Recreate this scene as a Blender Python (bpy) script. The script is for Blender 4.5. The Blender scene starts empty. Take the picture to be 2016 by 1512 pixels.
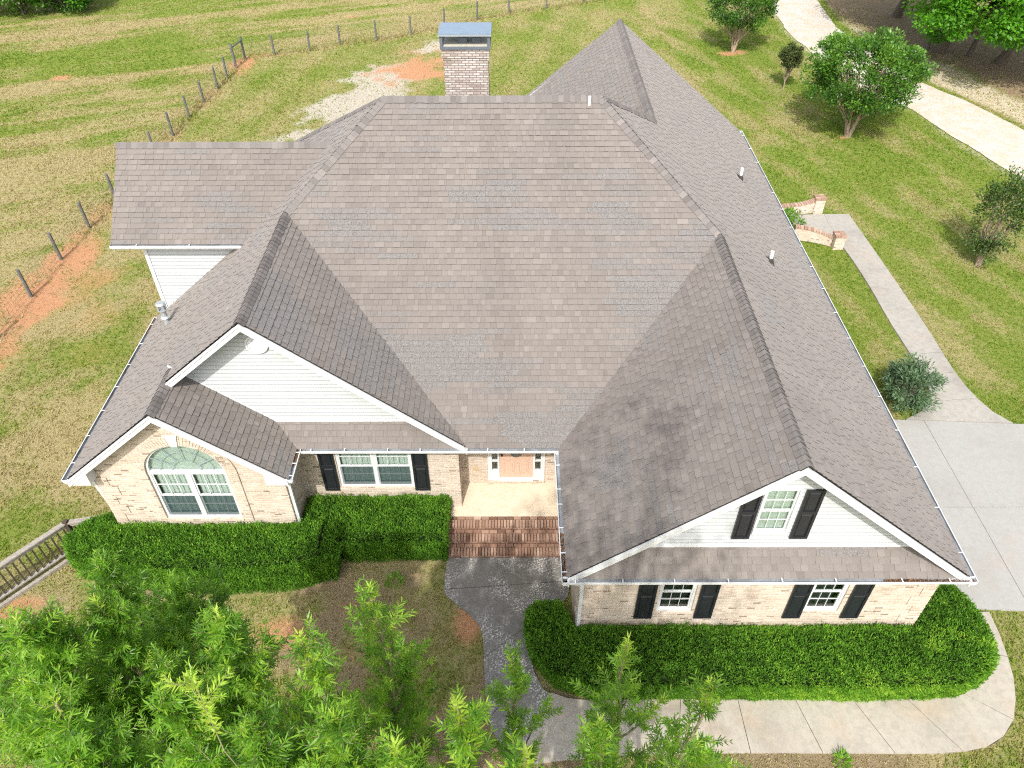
import bpy, bmesh, math, random
import numpy as np
from mathutils import Vector, Matrix, noise as mnoise

SC = bpy.context.scene
COL = SC.collection
rng = np.random.default_rng(7)
random.seed(7)

# ------------------------------------------------------------------ camera, world, sun, exposure
CAM = Vector((0.512, -12.679, 16.615))
PITCH, YAW, ROLL = 0.73194, -0.0015, -0.00299
cp, sp, cy, sy = math.cos(PITCH), math.sin(PITCH), math.cos(YAW), math.sin(YAW)
fwd = Vector((sy*cp, cy*cp, -sp)); rgt0 = Vector((cy, -sy, 0)); up0 = rgt0.cross(fwd)
cr, sr = math.cos(ROLL), math.sin(ROLL)
rgt = rgt0*cr + up0*sr; upv = rgt0*(-sr) + up0*cr
cam_d = bpy.data.cameras.new('camera'); cam = bpy.data.objects.new('camera', cam_d); COL.objects.link(cam)
m = Matrix.Identity(4)
for i in range(3):
    m[i][0] = rgt[i]; m[i][1] = upv[i]; m[i][2] = -fwd[i]; m[i][3] = CAM[i]
cam.matrix_world = m
cam_d.sensor_width = 36; cam_d.lens = 27.106; cam_d.clip_end = 3000; cam_d.clip_start = 0.1
SC.camera = cam
FPX = 1517.93

SUN_TO = Vector((-0.13, -0.645, 0.752)).normalized()      # towards the sun
elev = math.asin(SUN_TO.z); azim = math.atan2(SUN_TO.x, SUN_TO.y)
world = bpy.data.worlds.new('World'); SC.world = world; world.use_nodes = True
wn = world.node_tree.nodes; wl = world.node_tree.links
sky = wn.new('ShaderNodeTexSky'); sky.sky_type = 'NISHITA'; sky.sun_disc = False
sky.sun_elevation = elev; sky.sun_rotation = azim
sky.air_density = 1.0; sky.dust_density = 4.0; sky.ozone_density = 0.35
hsv = wn.new('ShaderNodeHueSaturation'); hsv.inputs['Saturation'].default_value = 0.55      # paler sky, desaturated so its fill light is less blue
wl.new(sky.outputs[0], hsv.inputs['Color']); wl.new(hsv.outputs[0], wn['Background'].inputs[0]); wn['Background'].inputs[1].default_value = 0.15
sun_d = bpy.data.lights.new('sun', 'SUN'); sun_d.energy = 2.6; sun_d.angle = math.radians(0.53); sun_d.color = (1.0, 0.955, 0.88)
sun = bpy.data.objects.new('sun', sun_d); COL.objects.link(sun)
sun.rotation_euler = (-SUN_TO).to_track_quat('-Z', 'Y').to_euler(); sun.location = (-20, -60, 70)
SC.view_settings.view_transform = 'Standard'; SC.view_settings.look = 'None'
SC.view_settings.exposure = 0.78; SC.view_settings.gamma = 1.0; SC.view_settings.use_curve_mapping = False
try:
    SC.cycles.max_bounces = 6; SC.cycles.transparent_max_bounces = 8; SC.cycles.use_denoising = False; SC.cycles.filter_width = 1.15; SC.cycles.sample_clamp_indirect = 6.0
except Exception: pass

# ------------------------------------------------------------------ helpers: objects
def tag(o, label=None, cat=None, group=None, kind=None):
    if label: o['label'] = label
    if cat: o['category'] = cat
    if group: o['group'] = group
    if kind: o['kind'] = kind
    return o
def empty(name, loc=(0, 0, 0), label=None, cat=None, group=None):
    o = bpy.data.objects.new(name, None); o.empty_display_size = .3; COL.objects.link(o); o.location = loc
    return tag(o, label, cat, group)
def par(o, parent):
    if parent is not None:
        o.parent = parent
        o.matrix_parent_inverse = Matrix.Translation(-Vector(world_loc(parent)))
def world_loc(o):
    p = Vector((0, 0, 0))
    while o is not None:
        p = p + Vector(o.location); 
        if o.parent is not None: p = o.matrix_parent_inverse @ p
        o = o.parent
    return p

class MB:
    def __init__(s): s.v = []; s.f = []; s.mi = []; s.t = []; s.uv = []
    def face(s, pts, mi=0, tone=0.5, uv=None):
        b = len(s.v); s.v.extend([tuple(p) for p in pts]); s.f.append(list(range(b, b+len(pts)))); s.mi.append(mi); s.t.append(tone); s.uv.append(uv)
    def box(s, a, b, mi=0, tone=0.5):
        x0, y0, z0 = a; x1, y1, z1 = b
        x0, x1 = min(x0, x1), max(x0, x1); y0, y1 = min(y0, y1), max(y0, y1); z0, z1 = min(z0, z1), max(z0, z1)
        c = [(x0,y0,z0),(x1,y0,z0),(x1,y1,z0),(x0,y1,z0),(x0,y0,z1),(x1,y0,z1),(x1,y1,z1),(x0,y1,z1)]
        for q in ((0,3,2,1),(4,5,6,7),(0,1,5,4),(1,2,6,5),(2,3,7,6),(3,0,4,7)): s.face([c[i] for i in q], mi, tone)
    def obox(s, o, ax, ay, az, mi=0, tone=0.5):          # oriented box from corner o with 3 edge vectors
        o, ax, ay, az = map(Vector, (o, ax, ay, az))
        if ax.cross(ay).dot(az) < 0: ax, ay = ay, ax
        c = [o, o+ax, o+ax+ay, o+ay, o+az, o+ax+az, o+ax+ay+az, o+ay+az]
        for q in ((0,3,2,1),(4,5,6,7),(0,1,5,4),(1,2,6,5),(2,3,7,6),(3,0,4,7)): s.face([c[i] for i in q], mi, tone)
    def prism(s, pts, z0, z1, mi=0, tone=.5):            # CCW footprint
        n = len(pts); s.face([(p[0], p[1], z1) for p in pts], mi, tone)
        for i in range(n):
            a, b = pts[i], pts[(i+1) % n]
            s.face([(a[0],a[1],z0),(b[0],b[1],z0),(b[0],b[1],z1),(a[0],a[1],z1)], mi, tone)
    def tube(s, pts, rad, n=6, mi=0, tone=.5, cap=True):
        pts = [Vector(p) for p in pts]; k = len(pts); rings = []
        for i, p in enumerate(pts):
            d = (pts[min(i+1, k-1)] - pts[max(i-1, 0)]).normalized()
            a = d.cross(Vector((0.31, 0.95, 0.12))); 
            if a.length < .05: a = d.cross(Vector((1, 0, 0)))
            a.normalize(); b = d.cross(a); r = rad[i] if hasattr(rad, '__len__') else rad
            rings.append([p + (a*math.cos(2*math.pi*j/n) + b*math.sin(2*math.pi*j/n))*r for j in range(n)])
        base = len(s.v)
        for r_ in rings: s.v.extend([tuple(q) for q in r_])
        for i in range(k-1):
            for j in range(n):
                s.f.append([base+i*n+j, base+i*n+(j+1) % n, base+(i+1)*n+(j+1) % n, base+(i+1)*n+j]); s.mi.append(mi); s.t.append(tone); s.uv.append(None)
        if cap:
            s.face(list(reversed(rings[0])), mi, tone); s.face(rings[-1], mi, tone)
    def build(s, name, mats, parent=None, smooth=False):
        if not isinstance(mats, (list, tuple)): mats = [mats]
        me = bpy.data.meshes.new(name); me.from_pydata(s.v, [], s.f)
        for mt in mats: me.materials.append(mt)
        if len(mats) > 1: me.polygons.foreach_set('material_index', s.mi)
        at = me.attributes.new('tone', 'FLOAT', 'FACE'); at.data.foreach_set('value', np.array(s.t, dtype=np.float32))
        uvl = me.uv_layers.new(name='UVMap'); co = np.array(s.v)
        buf = np.zeros((len(me.loops), 2), dtype=np.float32); li = 0
        for fi, f in enumerate(s.f):
            k = len(f)
            if s.uv[fi] is not None: buf[li:li+k] = s.uv[fi]
            else:
                p = co[f]; nn = np.cross(p[1]-p[0], p[2]-p[0]) if k == 3 else np.cross(p[2]-p[0], p[3]-p[1]); nn = np.abs(nn)
                if nn[2] >= nn[0] and nn[2] >= nn[1]: buf[li:li+k] = p[:, :2]
                elif nn[0] > nn[1]: buf[li:li+k] = p[:, 1:]
                else: buf[li:li+k] = p[:, [0, 2]]
            li += k
        uvl.data.foreach_set('uv', buf.ravel())
        if smooth: me.polygons.foreach_set('use_smooth', [True]*len(me.polygons))
        me.update()
        o = bpy.data.objects.new(name, me); COL.objects.link(o); par(o, parent); return o

def np_obj(name, V, nper, mats, parent=None, tone=None, mi=None, smooth=False):
    """V: (N, nper, 3) separate polygons of nper vertices each"""
    N = V.shape[0]; me = bpy.data.meshes.new(name)
    me.vertices.add(N*nper); me.vertices.foreach_set('co', V.reshape(-1).astype(np.float32))
    me.loops.add(N*nper); me.loops.foreach_set('vertex_index', np.arange(N*nper, dtype=np.int32))
    me.polygons.add(N); me.polygons.foreach_set('loop_start', np.arange(0, N*nper, nper, dtype=np.int32))
    try: me.polygons.foreach_set('loop_total', np.full(N, nper, dtype=np.int32))
    except Exception: pass
    if not isinstance(mats, (list, tuple)): mats = [mats]
    for mt in mats: me.materials.append(mt)
    if mi is not None: me.polygons.foreach_set('material_index', mi.astype(np.int32))
    if tone is not None:
        at = me.attributes.new('tone', 'FLOAT', 'FACE'); at.data.foreach_set('value', tone.astype(np.float32))
    me.update(calc_edges=True)
    o = bpy.data.objects.new(name, me); COL.objects.link(o); par(o, parent); return o

# ------------------------------------------------------------------ helpers: noise in numpy
def vnoise(x, y, seed=0):
    xi = np.floor(x).astype(np.int64); yi = np.floor(y).astype(np.int64); fx = x-xi; fy = y-yi
    fx = fx*fx*(3-2*fx); fy = fy*fy*(3-2*fy)
    def h(a, b):
        n = (a*374761393 + b*668265263 + seed*974634121) & 0x7fffffff
        n = ((n ^ (n >> 13))*1274126177) & 0x7fffffff
        return ((n ^ (n >> 16)) & 0xffff)/65535.0
    return (h(xi,yi)*(1-fx)+h(xi+1,yi)*fx)*(1-fy) + (h(xi,yi+1)*(1-fx)+h(xi+1,yi+1)*fx)*fy
def fbm(x, y, sc, seed=0, o=4):
    t = 0; a = .5; s = 0
    for i in range(o):
        t = t + a*vnoise(x/sc, y/sc, seed+i*17); s += a; a *= .55; sc = sc/2.03
    return t/s
def sdf_poly(px, py, poly):                              # signed distance, negative inside
    d = np.full(px.shape, 1e9); ins = np.zeros(px.shape, bool); n = len(poly)
    for i in range(n):
        ax, ay = poly[i]; bx, by = poly[(i+1) % n]; ex, ey = bx-ax, by-ay
        t = np.clip(((px-ax)*ex+(py-ay)*ey)/max(ex*ex+ey*ey, 1e-9), 0, 1)
        d = np.minimum(d, np.hypot(px-ax-t*ex, py-ay-t*ey))
        c = ((ay > py) != (by > py)) & (px < (bx-ax)*(py-ay)/((by-ay) if abs(by-ay) > 1e-9 else 1e-9)+ax); ins ^= c
    return np.where(ins, -d, d)
def dist_line(px, py, pts):
    d = np.full(px.shape, 1e9)
    for (ax, ay), (bx, by) in zip(pts[:-1], pts[1:]):
        ex, ey = bx-ax, by-ay; t = np.clip(((px-ax)*ex+(py-ay)*ey)/max(ex*ex+ey*ey, 1e-9), 0, 1)
        d = np.minimum(d, np.hypot(px-ax-t*ex, py-ay-t*ey))
    return d
def sstep(a, b, x): t = np.clip((x-a)/(b-a), 0, 1); return t*t*(3-2*t)

# ------------------------------------------------------------------ helpers: materials
class NT:
    def __init__(s, name):
        s.m = bpy.data.materials.new(name); s.m.use_nodes = True; s.t = s.m.node_tree; s.n = s.t.nodes; s.n.clear()
        s.out = s.n.new('ShaderNodeOutputMaterial')
    def add(s, typ, ins=None, **kw):
        n = s.n.new(typ)
        for k, v in kw.items(): setattr(n, k, v)
        if ins:
            for k, v in ins.items(): s.set(n.inputs[k], v)
        return n
    def set(s, sock, v):
        if isinstance(v, bpy.types.NodeSocket): s.t.links.new(v, sock)
        elif hasattr(v, '__len__') and len(v) == 3 and sock.type == 'RGBA': sock.default_value = (*v, 1)
        else: sock.default_value = v
    def mix(s, fac, a, b, mode='MIX'):
        n = s.n.new('ShaderNodeMix'); n.data_type = 'RGBA'; n.blend_type = mode
        s.set(n.inputs[0], fac); s.set(n.inputs[6], a); s.set(n.inputs[7], b); return n.outputs[2]
    def math(s, op, a, b=0.0, c=None, clamp=False):
        n = s.n.new('ShaderNodeMath'); n.operation = op; n.use_clamp = clamp
        s.set(n.inputs[0], a); s.set(n.inputs[1], b)
        if c is not None: s.set(n.inputs[2], c)
        return n.outputs[0]
    def ramp(s, fac, stops, interp='LINEAR'):
        n = s.n.new('ShaderNodeValToRGB'); n.color_ramp.interpolation = interp; e = n.color_ramp.elements
        while len(e) > 1: e.remove(e[-1])
        for i, (p, c) in enumerate(stops):
            el = e[0] if i == 0 else e.new(p); el.position = p; el.color = (*c, 1) if len(c) == 3 else c
        s.set(n.inputs[0], fac); return n.outputs[0]
    def noise(s, sc, vec=None, det=4, rough=.55, dist=0.0):
        n = s.add('ShaderNodeTexNoise', {'Scale': sc, 'Detail': det, 'Roughness': rough, 'Distortion': dist})
        if vec is not None: s.set(n.inputs['Vector'], vec)
        return n.outputs['Fac']
    def attr(s, name, out='Fac'): return s.add('ShaderNodeAttribute', attribute_name=name).outputs[out]
    def obj(s): return s.add('ShaderNodeTexCoord').outputs['Object']
    def uv(s): return s.add('ShaderNodeTexCoord').outputs['UV']
    def bsdf(s, col, rough=.7, spec=.3, bump=None, bstr=.3, bdist=.01, metal=0.0):
        b = s.add('ShaderNodeBsdfPrincipled', {'Base Color': col, 'Roughness': rough, 'Metallic': metal})
        b.inputs['Specular IOR Level'].default_value = spec
        if bump is not None:
            bn = s.add('ShaderNodeBump', {'Height': bump, 'Strength': bstr, 'Distance': bdist}); s.t.links.new(bn.outputs[0], b.inputs['Normal'])
        s.t.links.new(b.outputs[0], s.out.inputs[0]); return b

def mat_simple(name, col, rough=.6, spec=.3, var=.12, sc=6, metal=0.0, dirt=None, dirt_amt=.0):
    n = NT(name); o = n.obj(); f = n.noise(sc, o, 5)
    c = n.mix(f, tuple(x*(1-var) for x in col), tuple(min(1, x*(1+var)) for x in col))
    if dirt: c = n.mix(n.math('MULTIPLY', n.ramp(n.noise(1.7, o, 6, .65), [(.45, (0,0,0)), (.75, (1,1,1))]), dirt_amt), c, dirt)
    n.bsdf(c, rough, spec, f, .08, .004, metal); return n.m

def mat_shingle():
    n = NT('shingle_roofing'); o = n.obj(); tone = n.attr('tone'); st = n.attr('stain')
    c = n.ramp(tone, [(0, (.160,.146,.138)), (.3, (.205,.188,.177)), (.6, (.238,.219,.207)), (.85, (.272,.253,.239)), (1, (.315,.295,.28))])
    gran = n.noise(75, o, 3, .7); c = n.mix(.55, c, n.mix(gran, (.10,.09,.085), (.42,.385,.36)), 'SOFT_LIGHT')
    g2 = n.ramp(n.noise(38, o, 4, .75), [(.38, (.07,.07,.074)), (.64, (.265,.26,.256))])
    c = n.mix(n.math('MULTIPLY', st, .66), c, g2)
    big = n.noise(.55, o, 5, .6); c = n.mix(n.math('MULTIPLY', n.ramp(big, [(.42, (0,0,0)), (.7, (1,1,1))]), .22), c, (.14,.135,.13))
    b = n.bsdf(c, .85, .25, gran, .35, .006); b.inputs['Sheen Weight'].default_value = .38; b.inputs['Sheen Roughness'].default_value = .45; b.inputs['Sheen Tint'].default_value = (1,.94,.9,1); return n.m
def mat_cap():
    n = NT('ridge_cap_shingle'); o = n.obj(); tone = n.attr('tone')
    c = n.ramp(tone, [(0, (.165,.155,.15)), (.5, (.215,.202,.196)), (1, (.27,.25,.24))])
    g = n.noise(70, o, 3, .7); c = n.mix(.5, c, n.mix(g, (.08,.078,.075), (.38,.36,.35)), 'SOFT_LIGHT'); n.bsdf(c, .9, .15, g, .3, .006); return n.m
def mat_brick(name, stops, mortar, bw=.203, rh=.0677, ms=.009, wash=.0):
    n = NT(name); u = n.uv()
    b = n.add('ShaderNodeTexBrick', {'Vector': u, 'Color1': (0,0,0,1), 'Color2': (1,1,1,1), 'Mortar': (.5,.5,.5,1), 'Scale': 1.0, 'Mortar Size': ms, 'Mortar Smooth': .15, 'Bias': 0.0, 'Brick Width': bw, 'Row Height': rh})
    b.offset = .5
    c = n.ramp(b.outputs['Color'], stops)
    o = n.obj(); f = n.noise(55, o, 4, .7); c = n.mix(.45, c, n.mix(f, (.2,.18,.16), (.8,.78,.76)), 'SOFT_LIGHT')
    patch = n.noise(9, o, 4, .6); c = n.mix(n.ramp(patch, [(.5, (0,0,0)), (.72, (wash,wash,wash))]), c, mortar)
    c = n.mix(b.outputs['Fac'], c, mortar)
    st = n.noise(.8, o, 5, .65); c = n.mix(n.math('MULTIPLY', n.ramp(st, [(.5, (0,0,0)), (.78, (1,1,1))]), .3), c, (.25,.19,.13))
    h = n.math('SUBTRACT', n.math('MULTIPLY', f, .35), b.outputs['Fac']); n.bsdf(c, .88, .2, h, .6, .008); return n.m
def mat_leaf(name, stops, rough=.45, trans=.38, spec=.35):
    n = NT(name); tone = n.attr('tone'); c = n.ramp(tone, stops)
    d = n.add('ShaderNodeBsdfPrincipled', {'Base Color': c, 'Roughness': rough}); d.inputs['Specular IOR Level'].default_value = spec
    tcol = n.mix(.6, c, (1.0, 1.0, .35), 'MULTIPLY'); tc = n.mix(1.0, tcol, (1.5,1.5,1.2), 'MULTIPLY')
    t = n.add('ShaderNodeBsdfTranslucent', {'Color': tc}); mx = n.add('ShaderNodeMixShader', {'Fac': trans})
    n.t.links.new(d.outputs[0], mx.inputs[1]); n.t.links.new(t.outputs[0], mx.inputs[2]); n.t.links.new(mx.outputs[0], n.out.inputs[0]); return n.m
def mat_bark(name, a, b):
    n = NT(name); o = n.obj(); mp = n.add('ShaderNodeMapping', {'Vector': o, 'Scale': (9, 9, 2)}).outputs[0]; f = n.noise(2.2, mp, 6, .7)
    n.bsdf(n.ramp(f, [(.3, a), (.7, b)]), .85, .2, f, .7, .02); return n.m
def mat_glass():
    n = NT('window_glass'); fr = n.add('ShaderNodeLayerWeight', {'Blend': .22}).outputs['Fresnel']
    tr = n.add('ShaderNodeBsdfTransparent', {'Color': (.90,.95,.93,1)}); gl = n.add('ShaderNodeBsdfGlossy', {'Color': (.9,.97,.95,1), 'Roughness': .02})
    o = n.obj(); bp = n.add('ShaderNodeBump', {'Height': n.noise(1.4, o, 2), 'Strength': .12, 'Distance': .05}); n.t.links.new(bp.outputs[0], gl.inputs['Normal'])
    mx = n.add('ShaderNodeMixShader', {'Fac': n.math('ADD', n.math('MULTIPLY', fr, .8), .10, clamp=True)}); n.t.links.new(tr.outputs[0], mx.inputs[1]); n.t.links.new(gl.outputs[0], mx.inputs[2])
    n.t.links.new(mx.outputs[0], n.out.inputs[0]); return n.m
def mat_screen():
    n = NT('insect_screen'); tr = n.add('ShaderNodeBsdfTransparent', {'Color': (1,1,1,1)}); df = n.add('ShaderNodeBsdfDiffuse', {'Color': (.05,.085,.088,1)})
    mx = n.add('ShaderNodeMixShader', {'Fac': .62}); n.t.links.new(tr.outputs[0], mx.inputs[1]); n.t.links.new(df.outputs[0], mx.inputs[2]); n.t.links.new(mx.outputs[0], n.out.inputs[0]); return n.m
def mat_concrete(name, a, b, dark, damt, rust=.0, light=None, lamt=0.0):
    n = NT(name); o = n.obj(); f1 = n.noise(1.1, o, 6, .65); f2 = n.noise(60, o, 3, .7); f3 = n.noise(6.5, o, 5, .7, .6)
    c = n.mix(f1, a, b); c = n.mix(.35, c, n.mix(f2, (.15,.15,.15), (.85,.85,.83)), 'SOFT_LIGHT')
    c = n.mix(n.math('MULTIPLY', n.ramp(f3, [(.42, (0,0,0)), (.68, (1,1,1))]), damt), c, dark)
    d2 = n.noise(.55, o, 4, .6); c = n.mix(n.math('MULTIPLY', n.ramp(d2, [(.48, (0,0,0)), (.66, (1,1,1))]), damt), c, dark)
    if rust: c = n.mix(n.math('MULTIPLY', n.ramp(n.noise(.8, n.add('ShaderNodeMapping', {'Vector': o, 'Location': (7,3,1)}).outputs[0], 4, .6), [(.52, (0,0,0)), (.72, (1,1,1))]), rust), c, (.46,.27,.14))
    if light: c = n.mix(n.math('MULTIPLY', n.ramp(n.noise(26, o, 4, .8), [(.525, (0,0,0)), (.575, (1,1,1))]), n.math('MULTIPLY', n.ramp(n.noise(1.1, o, 4, .6), [(.44, (0,0,0)), (.56, (1,1,1))]), lamt)), c, light)
    n.bsdf(c, .9, .2, f2, .3, .004); return n.m

M = {}
M['shingle'] = mat_shingle(); M['cap'] = mat_cap()
M['butt'] = mat_simple('shingle_edge', (.045,.041,.038), .95, .1, .3, 8)
M['deck'] = mat_simple('roof_deck', (.06,.055,.05), .9, .1)
M['white'] = mat_simple('white_paint', (.62,.64,.655), .45, .4, .03, 3, dirt=(.5,.48,.42), dirt_amt=.18)
M['siding'] = mat_simple('vinyl_siding', (.475,.505,.525), .5, .35, .03, 1.2, dirt=(.40,.41,.385), dirt_amt=.45)
M['siding_edge'] = mat_simple('siding_lap_strip', (.32,.335,.34), .7, .2, .25, 3)  # grey strip along the lower edge of each siding lap
M['gutter_in'] = mat_simple('gutter_inside', (.30,.33,.36), .5, .4, .25, 5, dirt=(.08,.06,.045), dirt_amt=.7)
M['brick'] = mat_brick('cream_brick', [(0, (.20,.14,.10)), (.04, (.27,.20,.15)), (.09, (.43,.345,.27)), (.35, (.50,.415,.335)), (.6, (.56,.48,.395)), (.8, (.51,.40,.325)), (1, (.62,.555,.475))], (.60,.545,.475), wash=.6)
M['chimney_brick'] = mat_brick('pale_chimney_brick', [(0, (.29,.25,.225)), (.2, (.38,.335,.31)), (.6, (.455,.415,.39)), (1, (.55,.515,.49))], (.20,.165,.15), ms=.012, wash=.2)
M['stepbrick'] = None
n = NT('step_brick'); o = n.obj(); t = n.attr('tone'); f = n.noise(40, o, 4, .7)
c = n.ramp(t, [(0, (.17,.10,.072)), (.35, (.27,.165,.12)), (.7, (.36,.24,.18)), (1, (.44,.325,.26))]); c = n.mix(.6, c, n.mix(f, (.2,.18,.17), (.8,.78,.76)), 'SOFT_LIGHT'); n.bsdf(c, .85, .2, f, .5, .004); M['stepbrick'] = n.m
M['mortar_dark'] = mat_simple('dark_mortar', (.075,.055,.042), .95, .1, .4, 20)
M['glass'] = mat_glass(); M['screen'] = mat_screen()
M['blind'] = mat_simple('white_blind', (.46,.53,.49), .6, .3, .03, 3)
M['dark_room'] = mat_simple('dark_interior', (.03,.035,.035), .8, .2)
M['shutter'] = mat_simple('black_shutter', (.017,.019,.023), .38, .5, .2, 8)
M['door'] = mat_simple('peach_painted_door', (.56,.39,.30), .5, .35, .06, 8)
M['black_metal'] = mat_simple('black_metal', (.02,.02,.02), .35, .5)
M['cap_metal'] = mat_simple('blue_grey_sheet_metal', (.25,.33,.42), .38, .5, .12, 4, metal=.35)
M['cap_dark'] = mat_simple('grey_sheet_metal', (.15,.18,.21), .45, .5, .15, 4, metal=.3)
M['galv'] = mat_simple('galvanised_steel', (.52,.57,.60), .32, .5, .15, 6, metal=.55)
M['lead'] = mat_simple('dark_flashing', (.045,.042,.04), .6, .4)
M['pvc'] = mat_simple('white_pvc', (.75,.76,.78), .4, .4)
M['porch'] = mat_concrete('porch_concrete', (.60,.52,.40), (.66,.59,.48), (.40,.30,.18), .25)
M['walk'] = mat_concrete('walk_concrete', (.36,.335,.285), (.43,.40,.345), (.20,.18,.15), .38, .22)
M['approach'] = mat_concrete('stained_concrete', (.165,.160,.148), (.215,.208,.192), (.085,.083,.077), .4, .04, (.60,.59,.57), .9)
M['drive'] = mat_concrete('driveway_concrete', (.315,.317,.305), (.355,.355,.342), (.255,.245,.22), .4, .08)
M['sidewalk'] = mat_concrete('weathered_concrete', (.33,.315,.285), (.39,.37,.335), (.17,.168,.16), .4, .12)
M['joint'] = mat_simple('joint_soil', (.07,.06,.045), .95, .1)
M['gravel'] = None
n = NT('pale_gravel'); o = n.obj(); v = n.add('ShaderNodeTexVoronoi', {'Vector': o, 'Scale': 16.0}); f = n.noise(1.2, o, 5, .65)
c = n.mix(v.outputs['Color'], (.38,.355,.32), (.58,.555,.515)); c = n.mix(n.ramp(f, [(.42, (0,0,0)), (.66, (.7,.7,.7))]), c, (.50,.38,.26)); n.bsdf(c, .9, .2, v.outputs['Distance'], .5, .02); M['gravel'] = n.m
M['wood'] = mat_bark('weathered_wood', (.20,.18,.155), (.40,.37,.33))
M['wood_dark'] = mat_bark('dark_brown_wood', (.045,.035,.026), (.10,.08,.06))  # darker brown wood of the pickets and rail posts
M['post'] = mat_bark('grey_fence_post', (.06,.068,.068), (.19,.20,.19))
M['wire'] = mat_simple('rusty_wire', (.20,.17,.14), .6, .4)
M['bark'] = mat_bark('brown_bark', (.09,.075,.06), (.22,.19,.16))
M['bark_pale'] = mat_bark('smooth_pale_bark', (.25,.18,.13), (.48,.38,.30))
M['twig'] = mat_bark('pale_green_twig', (.20,.19,.09), (.36,.34,.20))
G = lambda *c: c
M['leaf_fore'] = mat_leaf('bright_narrow_leaf', [(0, (.06,.165,.02)), (.3, (.13,.29,.03)), (.6, (.22,.42,.042)), (.85, (.31,.52,.055)), (1, (.43,.58,.085))], .38, .48, .45)
M['leaf_hedge'] = mat_leaf('hedge_leaf', [(0, (.045,.115,.012)), (.4, (.095,.23,.022)), (.75, (.165,.35,.034)), (1, (.30,.47,.055))], .6, .36, .2)
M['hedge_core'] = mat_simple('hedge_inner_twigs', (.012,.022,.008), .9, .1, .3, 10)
M['leaf_myrtle'] = mat_leaf('myrtle_leaf', [(0, (.035,.10,.014)), (.4, (.07,.18,.022)), (.75, (.12,.26,.03)), (1, (.25,.38,.06))], .35, .35, .5)
M['leaf_bronze'] = mat_leaf('bronze_leaf', [(0, (.04,.045,.024)), (.45, (.075,.105,.035)), (.75, (.12,.17,.05)), (1, (.19,.13,.07))], .45, .3)
M['leaf_dark'] = mat_leaf('dark_myrtle_leaf', [(0, (.03,.06,.016)), (.45, (.065,.125,.028)), (.8, (.12,.19,.045)), (1, (.20,.15,.08))], .42, .3)
M['leaf_oak'] = mat_leaf('oak_leaf', [(0, (.03,.10,.010)), (.4, (.07,.22,.016)), (.75, (.12,.34,.022)), (1, (.22,.45,.04))], .45, .4)
M['leaf_sage'] = mat_leaf('sage_leaf', [(0, (.05,.085,.045)), (.5, (.09,.16,.08)), (1, (.17,.26,.14))], .55, .25)

# ------------------------------------------------------------------ ground sheet
GRAVEL_L = [(19.9,60),(19.81,52.49),(19.09,47.23),(18.56,41.03),(19.01,36.21),(19.52,32.42),(20.5,29.76),(21.66,27.67),(22.49,24.5),(23.11,21.94),(23.76,19.52),(24.38,17.07),(25.6,12),(27,4),(28,-8)]
GRAVEL_R = [(23.6,60),(23.33,52.46),(22.56,47.2),(22.07,42.05),(22.43,38.03),(23.2,34.02),(23.89,31.23),(24.83,29.38),(25.77,27.18),(26.41,24.9),(27.12,22.19),(28.4,16),(30,6),(31.5,-8)]
FENCE = [(-17.9,-4),(-17.75,-1.6),(-17.6,.8),(-17.5,3.2),(-17.42,5.7),(-17.35,8.2),(-17.3,10.73),(-17.28,13.24),(-17.15,15.64),(-17.05,18.2),(-16.9,20.4),(-16.75,22.5),(-16.58,24.59),(-16.47,26.9),(-16.28,28.85),(-16.08,30.8),(-15.96,32.33),(-15.9,34.0),(-15.72,35.39),(-14.1,36.17),(-12.1,36.97),(-10.37,37.98),(-8.19,38.83),(-6.08,39.89),(-4.0,41.3),(-1.88,42.88),(.33,44.09),(2.9,45.3),(5.6,46.6),(8.4,47.9)]
def ground():
    def axis(lo, hi, step, far, growth=1.35):
        a = list(np.arange(lo, hi+1e-6, step)); d = step
        while a[-1] < far: d *= growth; a.append(a[-1]+d)
        d = step
        while a[0] > -far: d *= growth; a.insert(0, a[0]-d)
        return np.array(a)
    xs = axis(-34, 36, .22, 700); ys = axis(-9, 56, .22, 700)
    X, Y = np.meshgrid(xs, ys); nx, ny = len(xs), len(ys)
    Z = (fbm(X, Y, 3.0, 5)-.5)*.05; Z[np.hypot(X-2, Y-4) < 14] *= .3; Z -= .02
    V = np.stack([X, Y, Z], -1).reshape(-1, 3)
    idx = np.arange(nx*ny).reshape(ny, nx); F = np.stack([idx[:-1,:-1], idx[:-1,1:], idx[1:,1:], idx[1:,:-1]], -1).reshape(-1, 4)
    me = bpy.data.meshes.new('ground'); me.vertices.add(nx*ny); me.vertices.foreach_set('co', V.reshape(-1).astype(np.float32))
    me.loops.add(F.size); me.loops.foreach_set('vertex_index', F.reshape(-1).astype(np.int32)); me.polygons.add(len(F)); me.polygons.foreach_set('loop_start', np.arange(0, F.size, 4, dtype=np.int32))
    me.update(calc_edges=True)
    msk = ground_mask(X.ravel(), Y.ravel())
    for k, a in msk.items():
        at = me.attributes.new(k, 'FLOAT', 'POINT'); at.data.foreach_set('value', a.astype(np.float32))
    me.polygons.foreach_set('use_smooth', [True]*len(me.polygons))
    me.materials.append(mat_ground()); o = bpy.data.objects.new('ground', me); COL.objects.link(o); tag(o, 'mown lawn and field with dry stripes and bare clay patches', kind='structure'); return o
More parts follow.
